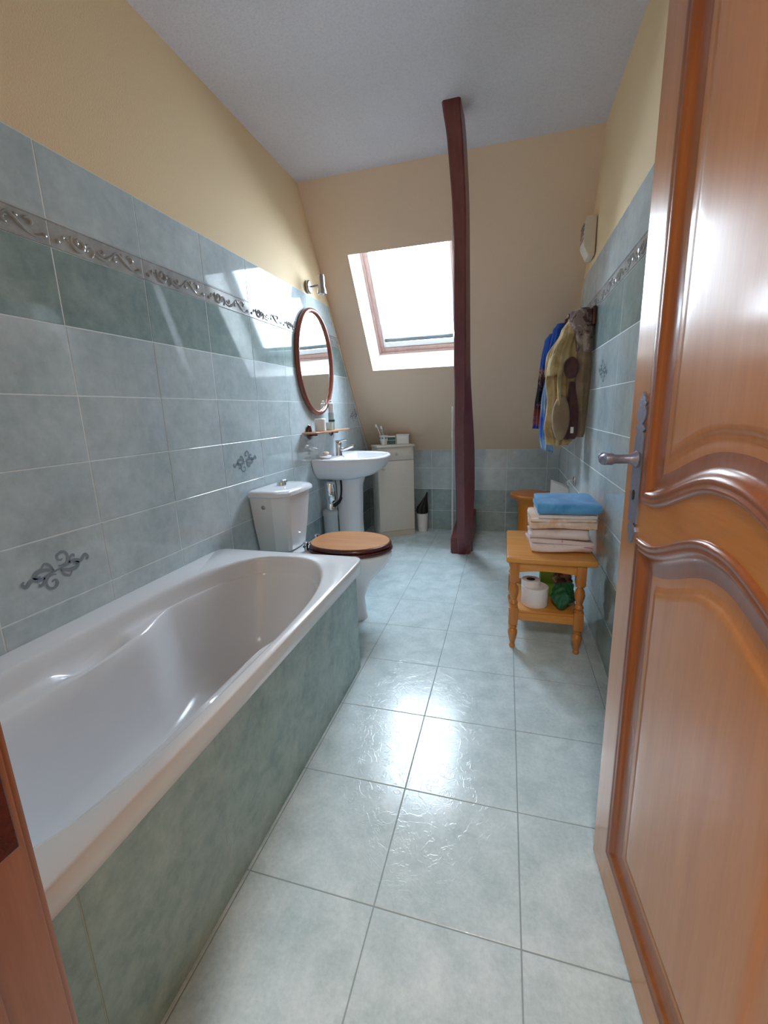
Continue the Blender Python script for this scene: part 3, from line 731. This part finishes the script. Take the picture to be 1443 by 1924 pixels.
def folded(x0, x1, y0, y1, z0, z1, layers, seed, rot=0, wav=.006, fold=1):
    """a towel folded into a pad: a cloth strip going back and forth, thickness th, round folds on alternate sides"""
    bm = bmesh.new(); th = (z1-z0)/layers; r = th/2; path = []
    # path in (y,z): fold at the front (y0) shows round, ends at back
    for l in range(layers):
        zc = z0+th*(l+.5); ys = [y0+r, y1-r] if l % 2 == fold else [y1-r, y0+r]
        for k in range(9): path.append((ys[0]+(ys[1]-ys[0])*k/8, zc))
        if l < layers-1:
            end = ys[1]; sg = 1 if end > (y0+y1)/2 else -1
            for k in range(1, 6):
                a = -PI/2+PI*k/6; path.append((end+sg*math.cos(a)*r*1.0, zc+th/2+math.sin(a)*th/2))
    n = 22; rings = []
    hh = th*.43
    for i in range(n+1):
        u = i/n; x = x0+(x1-x0)*u; e = min(u, 1-u)*2; pinch = 1-.35*(1-min(1, e*7))**2
        up, dn = [], []
        for k, (y, zc) in enumerate(path):
            a = path[max(k-1, 0)]; b = path[min(k+1, len(path)-1)]; t = Vector((0, b[0]-a[0], b[1]-a[1]))
            t = t.normalized() if t.length else Vector((0, 1, 0)); nn_ = Vector((0, -t.z, t.y))
            w = noise.noise(Vector((x*9+seed*7, y*7, zc*30)))*wav
            wy = noise.noise(Vector((x*7+seed*3, zc*60, 3.3)))*wav*2.2
            wx = noise.noise(Vector((y*8, zc*50, seed*5.1)))*wav*2.0*(1 if u > .5 else -1)*(1-e)
            c = Vector((x+wx, y+wy, zc+w*min(1, (zc-z0)/.02)))
            up.append(c+nn_*hh*pinch); dn.append(c-nn_*hh*pinch)
        rings.append(up+dn[::-1])
    loft(bm, rings)
    c = Vector(((x0+x1)/2, (y0+y1)/2, z0)); rm = Matrix.Translation(c) @ Matrix.Rotation(rot, 4, 'Z') @ Matrix.Translation(-c)
    bmesh.ops.transform(bm, matrix=rm, verts=bm.verts)
    lo = min(v.co.z for v in bm.verts)
    bmesh.ops.translate(bm, vec=(0, 0, z0-lo), verts=bm.verts)
    return bm, c
for (a, mt, lab, nm) in (
    ((1.425, 1.690, 2.045, 2.33, .4685, .530, 3, 1, .02, .009), 'c_lilac', 'pale cloth with lilac edge, lowest of the folded pile on the table', 'folded_cloth'),
    ((1.430, 1.680, 2.055, 2.34, .532, .578, 2, 2, -.02, .008), 'c_pink', 'pale pink folded cloth above the lilac-edged one', 'folded_cloth'),
    ((1.420, 1.700, 2.06, 2.33, .580, .628, 3, 3, .03, .007), 'c_peach', 'peach and cream folded towel in the middle of the pile', 'folded_towel'),
    ((1.452, 1.705, 2.055, 2.32, .630, .650, 1, 4, .03, .003), 'c_white', 'thin white folded towel right under the blue one', 'folded_towel'),
    ((1.447, 1.715, 2.045, 2.33, .652, .705, 2, 5, .02, .004), 'c_blue', 'sky blue folded towel on top of the pile', 'folded_towel')):
    bm, c = folded(*a); single(nm, bm, mt, lab, 'towel', c, True, 70, 'folded towels and cloths on the pine table')

# things on the lower shelf
tr_ = thing('toilet_roll', 'white toilet roll standing on the lower shelf behind the left leg', 'toilet roll', (1.44, 2.07, .198))
bm = bmesh.new(); lathe(bm, [(.060, .199), (.062, .203), (.062, .290), (.058, .293), (.040, .290), (.022, .29)], (1.455, 2.065, 0), 36); part('outer_paper', bm, 'paper', tr_, True, 40)
bm = bmesh.new(); lathe(bm, [(.042, .25), (.044, .315), (.041, .32), (.021, .319), (.020, .26), (.020, .25)], (1.435, 2.08, 0), 36); inn = part('inner_paper', bm, 'paper', tr_, True, 40)
bm = bmesh.new(); lathe(bm, [(.0205, .30), (.0205, .3185), (.001, .3185)], (1.435, 2.08, 0), 24); part('core', bm, 'hole', inn, True)  # black disc stands in for the shade inside the hollow core
bm = bmesh.new(); box(bm, 1.485, 1.60, 2.16, 2.23, .198, .335, 0, .006); single('green_pack', bm, 'green_box', 'bright green pack on the lower shelf behind the toilet roll', 'pack', (1.54, 2.19, .198), True, 40)
bm = bmesh.new(); bmesh.ops.create_icosphere(bm, subdivisions=5, radius=1)
cr_ = [Vector((random.uniform(-1, 1), random.uniform(-1, 1), random.uniform(-1, 1))).normalized() for _ in range(26)]
for v in bm.verts:
    d = v.co.copy()
    # facets between random creases, with a corner of the bag flopping down in front
    h_ = max(d.dot(c_) for c_ in cr_); s = .72+.55*(1-h_)*6*.35 + .10*noise.noise(d*3)
    s *= 1+.45*max(0, d.dot(Vector((-.25, -.75, -.6)).normalized()))**3+.35*max(0, d.dot(Vector((.6, .1, .8)).normalized()))**6
    v.co = Vector((1.580+d.x*.062*s, 2.055+d.y*.058*s, .262+d.z*.064*s))
    if v.co.z < .2: v.co.z = .2
single('green_bag', bm, 'green_bag', 'crumpled dark green plastic bag at the right of the lower shelf', 'bag', (1.588, 2.05, .2), True)
bm = bmesh.new(); bmesh.ops.create_icosphere(bm, subdivisions=4, radius=1)
for v in bm.verts:
    d = v.co.copy(); s = 1+.45*noise.noise(d*2.3+Vector((9, 2, 5)))
    v.co = Vector((1.585+d.x*.042*s, 2.145+d.y*.03*s, .300+d.z*.05*s))
bmesh.ops.translate(bm, vec=(0, 0, .1985-min(v.co.z for v in bm.verts)), verts=[v for v in bm.verts if v.co.z < .27])
single('dark_cloth', bm, 'c_mix', 'grey and black scrunched cloth behind the green bag', 'cloth', (1.585, 2.12, .2), True)

# orange diabolo stool behind the table
bm = bmesh.new(); lathe(bm, [(.135, 0), (.142, .006), (.142, .02), (.125, .035), (.105, .06), (.095, .12), (.095, .30), (.100, .36), (.115, .40), (.150, .425), (.162, .435), (.164, .448), (.158, .456), (.05, .458)], (1.508, 3.60, 0), 48)
single('round_stool', bm, 'orange', 'orange round stool with narrow waist behind the pine table', 'stool', (1.508, 3.60, 0), True, 40)

# paper holder on the right wall
ph = thing('paper_holder', 'small white holder with slanted top on the right wall behind the towel pile', 'paper holder', (W, 3.35, .5))
bm = bmesh.new(); prism(bm, [(W-.001, 3.30, .44), (W-.115, 3.30, .44), (W-.115, 3.30, .60), (W-.05, 3.30, .575), (W-.001, 3.30, .55)], (0, .12, 0)); bmesh.ops.bevel(bm, geom=bm.edges[:], offset=.004, segments=2, affect='EDGES'); part('cover', bm, 'white', ph, True, 30)
hk = thing('wall_hook', 'chrome hook on the right wall just above the blue folded towel', 'hook', (W, 3.02, .63))
bm = bmesh.new(); box(bm, W-.012, W-.001, 3.0, 3.05, .62, .68, 0, .003); part('plate', bm, 'chrome', hk, True, 40)
bm = bmesh.new(); tube(bm, smooth_curve([(W-.01, 3.025, .66), (W-.04, 3.025, .655), (W-.05, 3.025, .635), (W-.035, 3.025, .62)], 4), .006, 8); part('prong', bm, 'chrome', hk, True, 40)

# vent box on the right wall near the slope
vt = thing('wall_vent', 'cream box-shaped vent high on the right wall by the corner', 'vent', (W, 2.93, 2.0))
bm = bmesh.new(); prism(bm, [(W+.0, 2.86, 1.955), (W-.03, 2.86, 1.955), (W-.062, 2.86, 2.02), (W-.055, 2.86, 2.16), (W+.0, 2.86, 2.16)], (0, .13, 0)); bmesh.ops.bevel(bm, geom=bm.edges[:], offset=.004, segments=2, affect='EDGES'); part('housing', bm, 'cabinet', vt, True, 30)
bm = bmesh.new()
for k in range(4): box(bm, W-.0645, W-.058, 2.875, 2.975, 2.045+k*.024, 2.055+k*.024)
part('grille', bm, 'nickel', vt)

# ------------------------------------------------------------------ coat rack with robes
cr = thing('coat_rack', 'dark red wooden peg rack on the right wall holding robe and towels', 'coat rack', (W, 2.9, 1.6))
bm = bmesh.new(); box(bm, W-.022, W-.001, 2.66, 3.25, 1.56, 1.655, 0, .006); part('board', bm, 'mahog', cr, True, 40)
pegs = [(2.73, 1.61), (2.88, 1.61), (3.03, 1.61), (3.18, 1.61)]
for y_, z_ in pegs:
    bm = bmesh.new(); tube(bm, smooth_curve([(W-.015, y_, z_-.005), (W-.07, y_, z_), (W-.12, y_, z_+.012)], 4), [.011, .010, .009, .009, .008, .008, .009, .012, .016], 12); sphere(bm, (W-.122, y_, z_+.012), .017); part('peg', bm, 'mahog', cr, True)

def drape(levels, nf, seed, amp=.35, n=84):
    """levels: z, xc, yc, half x, half y ; folds deepen downwards"""
    L = [Vector(l[:3]) for l in levels]; zs = []
    rows_ = []
    for i in range(len(levels)-1):
        for k in range(7):
            t = k/7; t2 = t*t*(3-2*t); rows_.append([a+(b-a)*(t2 if j else t) for j, (a, b) in enumerate(zip(levels[i], levels[i+1]))])
    rows_.append(list(levels[-1])); rings = []
    z0 = levels[0][0]
    for (z_, xc, yc, hx, hy) in rows_:
        g_ = sst(0, .25, z0-z_)*amp; r = []
        for k in range(n):
            a = 2*PI*k/n
            f = 1+g_*(.55*math.sin(nf*a+seed+noise.noise(Vector((z_*3, seed, 0)))*2)+.35*math.sin((nf*2-1)*a+seed*2.3+z_*3)+.3*noise.noise(Vector((math.cos(a)*2, math.sin(a)*2, z_*4+seed))))
            f = max(.35, f); x = xc+hx*math.cos(a)*f; y = yc+hy*math.sin(a)*f
            r.append(Vector((min(x, W-.004), y, z_)))
        rings.append(r)
    return rings
def slant(r, k):                       # let the hem run uneven
    for p_ in r[-1]: p_.z += k*noise.noise(p_*9)
    return r
rb = thing('bathrobe', 'tan bathrobe with brown round patches hanging nearest on the peg rack', 'bathrobe', (1.66, 2.75, .9), 'clothes and towels on the peg rack')
# body
r = slant(drape([(1.615, 1.655, 2.76, .035, .035), (1.55, 1.64, 2.76, .055, .05), (1.42, 1.61, 2.77, .075, .065), (1.30, 1.60, 2.78, .072, .07), (1.15, 1.605, 2.78, .068, .07), (1.02, 1.60, 2.78, .07, .065), (.94, 1.605, 2.78, .062, .06), (.91, 1.60, 2.78, .05, .05)], 7, 1.1, .5), .02)
bm = bmesh.new(); loft(bm, r)
body = part('robe_body', bm, 'c_tan', rb, True)
# side panel next to the wall
r = slant(drape([(1.50, 1.70, 2.72, .035, .04), (1.38, 1.705, 2.72, .04, .045), (1.15, 1.70, 2.73, .036, .045), (1.0, 1.702, 2.73, .03, .04), (.955, 1.705, 2.73, .022, .03)], 3, 2.4, .25), .015)
bm = bmesh.new(); loft(bm, r); part('robe_front', bm, 'c_taupe', rb, True)
# hood / collar bunched over the peg
r = drape([(1.655, 1.69, 2.72, .03, .03), (1.64, 1.68, 2.72, .06, .045), (1.60, 1.682, 2.71, .062, .05), (1.52, 1.70, 2.71, .046, .05), (1.44, 1.705, 2.71, .042, .05), (1.425, 1.705, 2.71, .036, .042)], 4, .7, .3)
bm = bmesh.new(); loft(bm, r); part('hood', bm, 'c_mix', rb, True)['label'] = 'brown patterned hood'
# sleeve hanging in front-left, and the brown lining between
r = slant(drape([(1.56, 1.625, 2.74, .02, .02), (1.46, 1.585, 2.735, .035, .03), (1.36, 1.555, 2.73, .035, .03), (1.31, 1.55, 2.73, .028, .025)], 3, 3.1, .3), .01)
bm = bmesh.new(); loft(bm, r); part('sleeve', bm, 'c_tan', rb, True)
r = slant(drape([(1.27, 1.655, 2.725, .02, .04), (1.1, 1.662, 2.725, .034, .05), (.98, 1.655, 2.725, .040, .05), (.945, 1.655, 2.725, .026, .045)], 3, 4.1, .3), .02)
bm = bmesh.new(); loft(bm, r); part('lining', bm, 'c_brown', rb, True)['label'] = 'dark brown lining'
bm = bmesh.new(); box(bm, 1.652, 1.668, 2.672, 2.676, .985, 1.02); part('care_label', bm, 'white', rb)
def patch(cx, cy, cz, a, b, mt, nm='patch', nx=-.45):
    """a stitched-on round, slightly domed, lying on the folds"""
    bm = bmesh.new(); nrm = Vector((nx, -1, 0)).normalized(); u = Vector((nrm.y, -nrm.x, 0)).normalized()*-1; v_ = Vector((0, 0, 1)); rg = []
    for rr, d in ((1, -.018), (1, 0), (.8, .006), (.45, .010), (.05, .012)):
        rg.append([Vector((cx, cy, cz))+u*math.cos(t)*a*rr+v_*math.sin(t)*b*rr+nrm*(d+.004*math.sin(3*t)*rr) for t in [2*PI*k/36 for k in range(36)]])
    loft(bm, rg); part(nm, bm, mt, rb, True)
patch(1.638, 2.690, 1.345, .040, .058, 'c_brown')
patch(1.595, 2.685, 1.07, .048, .125, 'c_taupe')

def picture_towel(name):
    m = Mat(name, rough=.95); v = m.coords(); sep = m.n('ShaderNodeSeparateXYZ'); m.l(v, sep.inputs[0])
    n = m.noise(v, 13, 4, .6, 1.2); z_ = m.math('ADD', sep.outputs[2], m.math('MULTIPLY', m.math('SUBTRACT', n, .5), .09))
    base = m.ramp(z_, [(.0, hexc('1a3f9a')), (.10, hexc('1a3f9a')), (.12, hexc('8a4a38')), (.20, hexc('6a2a22')), (.25, hexc('14141f')), (.42, hexc('181826')), (.46, hexc('b08068')), (.49, hexc('1e4aa0')), (.8, hexc('2a5cb8'))])
    m.color(m.mix(m.ramp(n, [(.56, (0, 0, 0, 1)), (.6, (1, 1, 1, 1))]), base, m.ramp(n, [(.5, hexc('8fa6c8')), (.62, hexc('6a3430'))]))); m.bump(m.noise(v, 240, 2), .5, .003); return m.m
M['c_pic'] = picture_towel('dark_picture_towel')
m = Mat('light_blue_towel', rough=.95); v = m.coords(); sep = m.n('ShaderNodeSeparateXYZ'); m.l(v, sep.inputs[0]); n = m.noise(v, 18, 3, .6, 1)
z_ = m.math('ADD', sep.outputs[2], m.math('MULTIPLY', m.math('SUBTRACT', n, .5), .07))
m.color(m.ramp(z_, [(0, hexc('2a5590')), (.04, hexc('9dbad8')), (.09, hexc('7aa6d4')), (.13, hexc('3a74c2')), (.24, hexc('1d4fae')), (.30, hexc('7f98b4')), (.5, hexc('41659a')), (.62, hexc('1c4aa8'))])); m.bump(m.noise(v, 240, 2), .5, .003); M['c_lblue'] = m.m
r = slant(drape([(1.635, 1.615, 3.03, .03, .03), (1.60, 1.605, 3.03, .042, .045), (1.48, 1.59, 3.035, .042, .05), (1.35, 1.585, 3.04, .046, .055), (1.15, 1.575, 3.04, .048, .055), (.95, 1.568, 3.04, .045, .055), (.87, 1.565, 3.04, .032, .05)], 6, .4, .42), .06)
bm = bmesh.new(); loft(bm, r); single('hanging_towel', bm, 'c_lblue', 'plain blue towel with pale blue hem hanging just behind the tan robe', 'towel', (1.58, 3.04, .83), True, group='clothes and towels on the peg rack')
r = slant(drape([(1.60, 1.575, 3.18, .022, .03), (1.56, 1.560, 3.18, .032, .04), (1.45, 1.545, 3.185, .03, .045), (1.30, 1.535, 3.19, .032, .048), (1.15, 1.525, 3.19, .036, .05), (1.03, 1.518, 3.19, .036, .05), (.985, 1.515, 3.19, .036, .048)], 5, 2.2, .42), .02)
bm = bmesh.new(); loft(bm, r); single('hanging_towel', bm, 'c_pic', 'leftmost hanging towel, blue with dark and rust-red picture', 'towel', (1.53, 3.19, .9), True, group='clothes and towels on the peg rack')

# ------------------------------------------------------------------ door leaf
DA = Vector((1.547, 1.0, 0)); DBv = Vector((1.615, .213, 0)); DU = (DBv-DA).normalized(); DN = Vector((-DU.y*-1, DU.x*-1, 0))
DN = Vector((DU.y, -DU.x, 0)).normalized()
if DN.x > 0: DN = -DN                                             # towards the room
DW, DH, DT = .765, 2.035, .040; DZ = .012
dr_ = bpy.data.objects.new('door_1', None); C.objects.link(dr_); dr_.location = DA+DU*DW; struct(dr_); BASE['door_1'] = Vector(dr_.location)
def dp(u, z_, d=0): return DA+DU*u+Vector((0, 0, z_))+DN*d
U0, U1 = .092, .612                                               # moulding outer edges
def arch_up(u):      # bottom edge of the upper panels (outer line of the moulding)
    t = (u-U0)/(U1-U0); return .957 + .062*(sst(.06, .48, t)*sst(.94, .52, t))
def arch_lo(u):      # top edge of the lower panel
    t = (u-U0)/(U1-U0); return .883 + .066*(sst(.06, .48, t)*sst(.94, .52, t))
ZB, ZT = .118, 1.915
us = [U0+(U1-U0)*k/36 for k in range(37)]
lower = [(U0, ZB), (U1, ZB)] + [(u, arch_lo(u)) for u in us[::-1]]
def arch_top(u):
    t = (u-U0)/(U1-U0); return ZT-.07+.07*(sst(.0, .48, t)*sst(1, .52, t))
upper = [(u, arch_up(u)) for u in us] + [(u, arch_top(u)) for u in us[::-1]]
# leaf core + stiles and rails standing proud of the recessed panels
RB = .012
bm = bmesh.new()
def slab(poly, d0, d1, mi=0):
    a = [bm.verts.new(dp(u, z_, d0)) for u, z_ in poly]; b = [bm.verts.new(dp(u, z_, d1)) for u, z_ in poly]; n = len(poly)
    fs = [bm.faces.new(a), bm.faces.new(b[::-1])]+[bm.faces.new((a[i], b[i], b[(i+1) % n], a[(i+1) % n])) for i in range(n)]; setmat(fs, mi)
slab([(0.0, DZ), (DW, DZ), (DW, DH), (0, DH)], -DT, -RB)
part('door_core', bm, 'door', dr_)
bm = bmesh.new()
slab([(0, DZ), (U0, DZ), (U0, DH), (0, DH)], -RB, 0); slab([(U1, DZ), (DW, DZ), (DW, DH), (U1, DH)], -RB, 0)
part('stile', bm, 'door', dr_)
bm = bmesh.new()
slab([(U0, DZ), (U1, DZ), (U1, ZB), (U0, ZB)], -RB, 0)
slab([(u, arch_lo(u)) for u in us]+[(u, arch_up(u)) for u in us[::-1]], -RB, 0)
slab([(u, arch_top(u)) for u in us]+[(U1, DH), (U0, DH)], -RB, 0)
part('rail', bm, 'doorX', dr_)
# mouldings: swept profile around each panel
def inset(poly, d):
    n = len(poly); out = []
    area = sum(poly[i][0]*poly[(i+1) % n][1]-poly[(i+1) % n][0]*poly[i][1] for i in range(n)); sg = 1 if area > 0 else -1
    for i in range(n):
        p0, p1, p2 = Vector(poly[i-1]), Vector(poly[i]), Vector(poly[(i+1) % n])
        e1 = (p1-p0).normalized(); e2 = (p2-p1).normalized(); n1 = Vector((-e1.y, e1.x))*sg; n2 = Vector((-e2.y, e2.x))*sg
        m = (n1+n2); m = m/max(.3, m.length_squared)*2 if m.length > .1 else n1
        m = (n1+n2)/max(.35, 1+n1.dot(n2))
        out.append(tuple(p1+m*d))
    return out
def clean(poly):
    out = []
    for p_ in poly:
        if not out or math.hypot(p_[0]-out[-1][0], p_[1]-out[-1][1]) > .002: out.append(p_)
    if math.hypot(out[0][0]-out[-1][0], out[0][1]-out[-1][1]) < .002: out.pop()
    return out
mprof = [(-.002, -.001), (-.001, .003), (.003, .0062), (.007, .0062), (.010, .0042), (.013, .0045), (.017, .0055), (.021, .0035), (.025, -.001), (.029, -.005), (.036, -.0075), (.050, -.0085), (.056, -.0090)]
fprof = [(.050, -.0092), (.070, -.0088), (.078, -.0075), (.088, -.0040), (.094, -.0032), (.112, -.003)]
for poly, nm in ((clean(lower), 'lower'), (clean(upper), 'upper')):
    bm = bmesh.new(); rg = [[dp(u, z_, h) for u, z_ in inset(poly, d)] for d, h in mprof]; rg.append([dp(u, z_, -.013) for u, z_ in inset(poly, -.003)])
    loft(bm, rg, cap0=False, cap1=False); part('moulding', bm, 'mould', dr_, True, 50)
    # raised field: height follows the distance from the panel's edge
    lo_f = (lambda u: ZB) if nm == 'lower' else arch_up; hi_f = arch_lo if nm == 'lower' else arch_top
    bm = bmesh.new(); nu, nv = 110, 150; e_ = .05
    def hgt(u, z_, a_, b_):
        gl = (lo_f(u+.004)-lo_f(u-.004))/.008; gh = (hi_f(u+.004)-hi_f(u-.004))/.008
        d = min(u-U0, U1-u, (z_-a_)/math.sqrt(1+gl*gl), (b_-z_)/math.sqrt(1+gh*gh))
        if d <= fprof[0][0]: return fprof[0][1]
        for (d0, h0), (d1, h1) in zip(fprof, fprof[1:]):
            if d < d1: t = (d-d0)/(d1-d0); return h0+(h1-h0)*t*t*(3-2*t)
        return fprof[-1][1]
    def warp(t, L):                       # dense near both edges
        k = .13/L; return (t/.3*k if t < .3 else (1-(1-t)/.3*k if t > .7 else k+(t-.3)/.4*(1-2*k)))
    gv = []
    for i in range(nu+1):
        u = U0+.045+(U1-U0-.09)*warp(i/nu, U1-U0-.09); a_, b_ = lo_f(u), hi_f(u); col = []
        for j in range(nv+1):
            z_ = a_+.045+(b_-a_-.09)*warp(j/nv, b_-a_-.09); col.append(bm.verts.new(dp(u, z_, hgt(u, z_, a_, b_))))
        gv.append(col)
    for i in range(nu):
        for j in range(nv): bm.faces.new((gv[i][j], gv[i+1][j], gv[i+1][j+1], gv[i][j+1]))
    part('raised_panel', bm, 'door', dr_, True, 50)
# iron lock plate
uc = .060
half = [(.0, .862), (.006, .866), (.011, .874), (.014, .884), (.020, .892), (.016, .900), (.007, .905), (.012, .909), (.021, .908), (.020, .918), (.021, .96), (.0215, 1.0), (.0215, 1.05), (.019, 1.075), (.013, 1.088), (.024, 1.093), (.016, 1.100), (.008, 1.102), (.016, 1.110), (.021, 1.120), (.021, 1.128), (.014, 1.136), (.020, 1.142), (.012, 1.146), (.012, 1.152), (.004, 1.156), (0, 1.162)]
poly = [(uc+a, b) for a, b in half] + [(uc-a, b) for a, b in half[::-1] if a > 0]
bm = bmesh.new(); slab(poly, 0, .004); hp = part('lock_plate', bm, 'iron', dr_)
bm = bmesh.new()
for sc_, d_ in ((1, .0041), ): lathe(bm, [(.006, 0), (.006, .0012), (.001, .0014)], (0, 0, 0), 14)
for v in bm.verts:
    c = v.co.copy(); v.co = dp(uc-.002+c.x*.9, .963+c.y*1.7, .0042+c.z)
part('keyhole', bm, 'hole', hp)
bm = bmesh.new()
rose = []
for r_, d_ in ((.014, .003), (.016, .006), (.012, .012), (.009, .018), (.009, .045), (.012, .050), (.011, .062), (.004, .064)):
    rose.append([dp(uc+r_*math.cos(a), 1.035+r_*math.sin(a), d_) for a in [2*PI*k/18 for k in range(18)]])
loft(bm, rose)
pts = smooth_curve([dp(uc+.002, 1.036, .050), dp(uc-.006, 1.038, .054), dp(uc-.018, 1.035, .055), dp(uc-.030, 1.031, .054), dp(uc-.040, 1.033, .053), dp(uc-.047, 1.037, .052)], 5)
hr = [.0060, .0062, .0065, .007, .0075, .008, .0085, .0092, .010, .0106, .011, .0113, .0116, .0117, .0117, .0116, .0114, .011, .0104, .0096, .0092, .0098, .0106, .0108, .010, .006]
tube(bm, pts, hr[:len(pts)], 14)
part('handle', bm, 'iron', dr_, True, 50)

# ------------------------------------------------------------------ camera
f_, px_, py_, yaw, pit, rol, cx_, cz_ = 804.42, 722.06, 949.88, .2797, -.2166, -.0334, 1.30, 1.1421
fw = Vector((-math.sin(yaw)*math.cos(pit), math.cos(yaw)*math.cos(pit), math.sin(pit))); rt = Vector((math.cos(yaw), math.sin(yaw), 0)); up = rt.cross(fw)
rt2 = rt*math.cos(rol)+up*math.sin(rol); up2 = rt2.cross(fw)
cam = bpy.data.cameras.new('camera'); co = bpy.data.objects.new('camera', cam); C.objects.link(co)
co.matrix_world = Matrix(((rt2.x, up2.x, -fw.x, cx_), (rt2.y, up2.y, -fw.y, 0), (rt2.z, up2.z, -fw.z, cz_), (0, 0, 0, 1)))
cam.sensor_fit = 'VERTICAL'; cam.sensor_height = 36; cam.lens = f_/1924*36; cam.clip_start = .02
cam.shift_y = (py_-962)/1924; cam.shift_x = (721.5-px_)/1924
S.camera = co

# ------------------------------------------------------------------ light
wd = bpy.data.worlds.new('sky'); S.world = wd; wd.use_nodes = True; nt = wd.node_tree
bg = nt.nodes['Background']; bg.inputs['Color'].default_value = (.72, .87, 1.0, 1); bg.inputs['Strength'].default_value = 11
pl = bpy.data.lights.new('skylight_portal', 'AREA'); pl.shape = 'RECTANGLE'; pl.size = WX1-WX0; pl.size_y = WS1-WS0; pl.cycles.is_portal = True
po = bpy.data.objects.new('skylight_portal', pl); C.objects.link(po)
pc = P0+X1*(WX0+WX1)/2+SD*(WS0+WS1)/2+SN*(WD+.09)
zax = SN; xax = X1; yax = zax.cross(xax)
po.matrix_world = Matrix(((xax.x, yax.x, zax.x, pc.x), (xax.y, yax.y, zax.y, pc.y), (xax.z, yax.z, zax.z, pc.z), (0, 0, 0, 1)))
hl = bpy.data.lights.new('hall_fill_light', 'AREA'); hl.shape = 'DISK'; hl.size = .5; hl.energy = 11; hl.color = (1, .97, .94)  # unseen fill light added in the hall to brighten the near side
ho = bpy.data.objects.new('hall_fill_light', hl); C.objects.link(ho); ho.location = (1.2, -.9, 2.45)
S.view_settings.view_transform = 'Standard'; S.view_settings.look = 'None'; S.view_settings.gamma = 1; S.view_settings.use_curve_mapping = False
S.view_settings.exposure = 1.75
S.cycles.max_bounces = 12; S.cycles.diffuse_bounces = 8
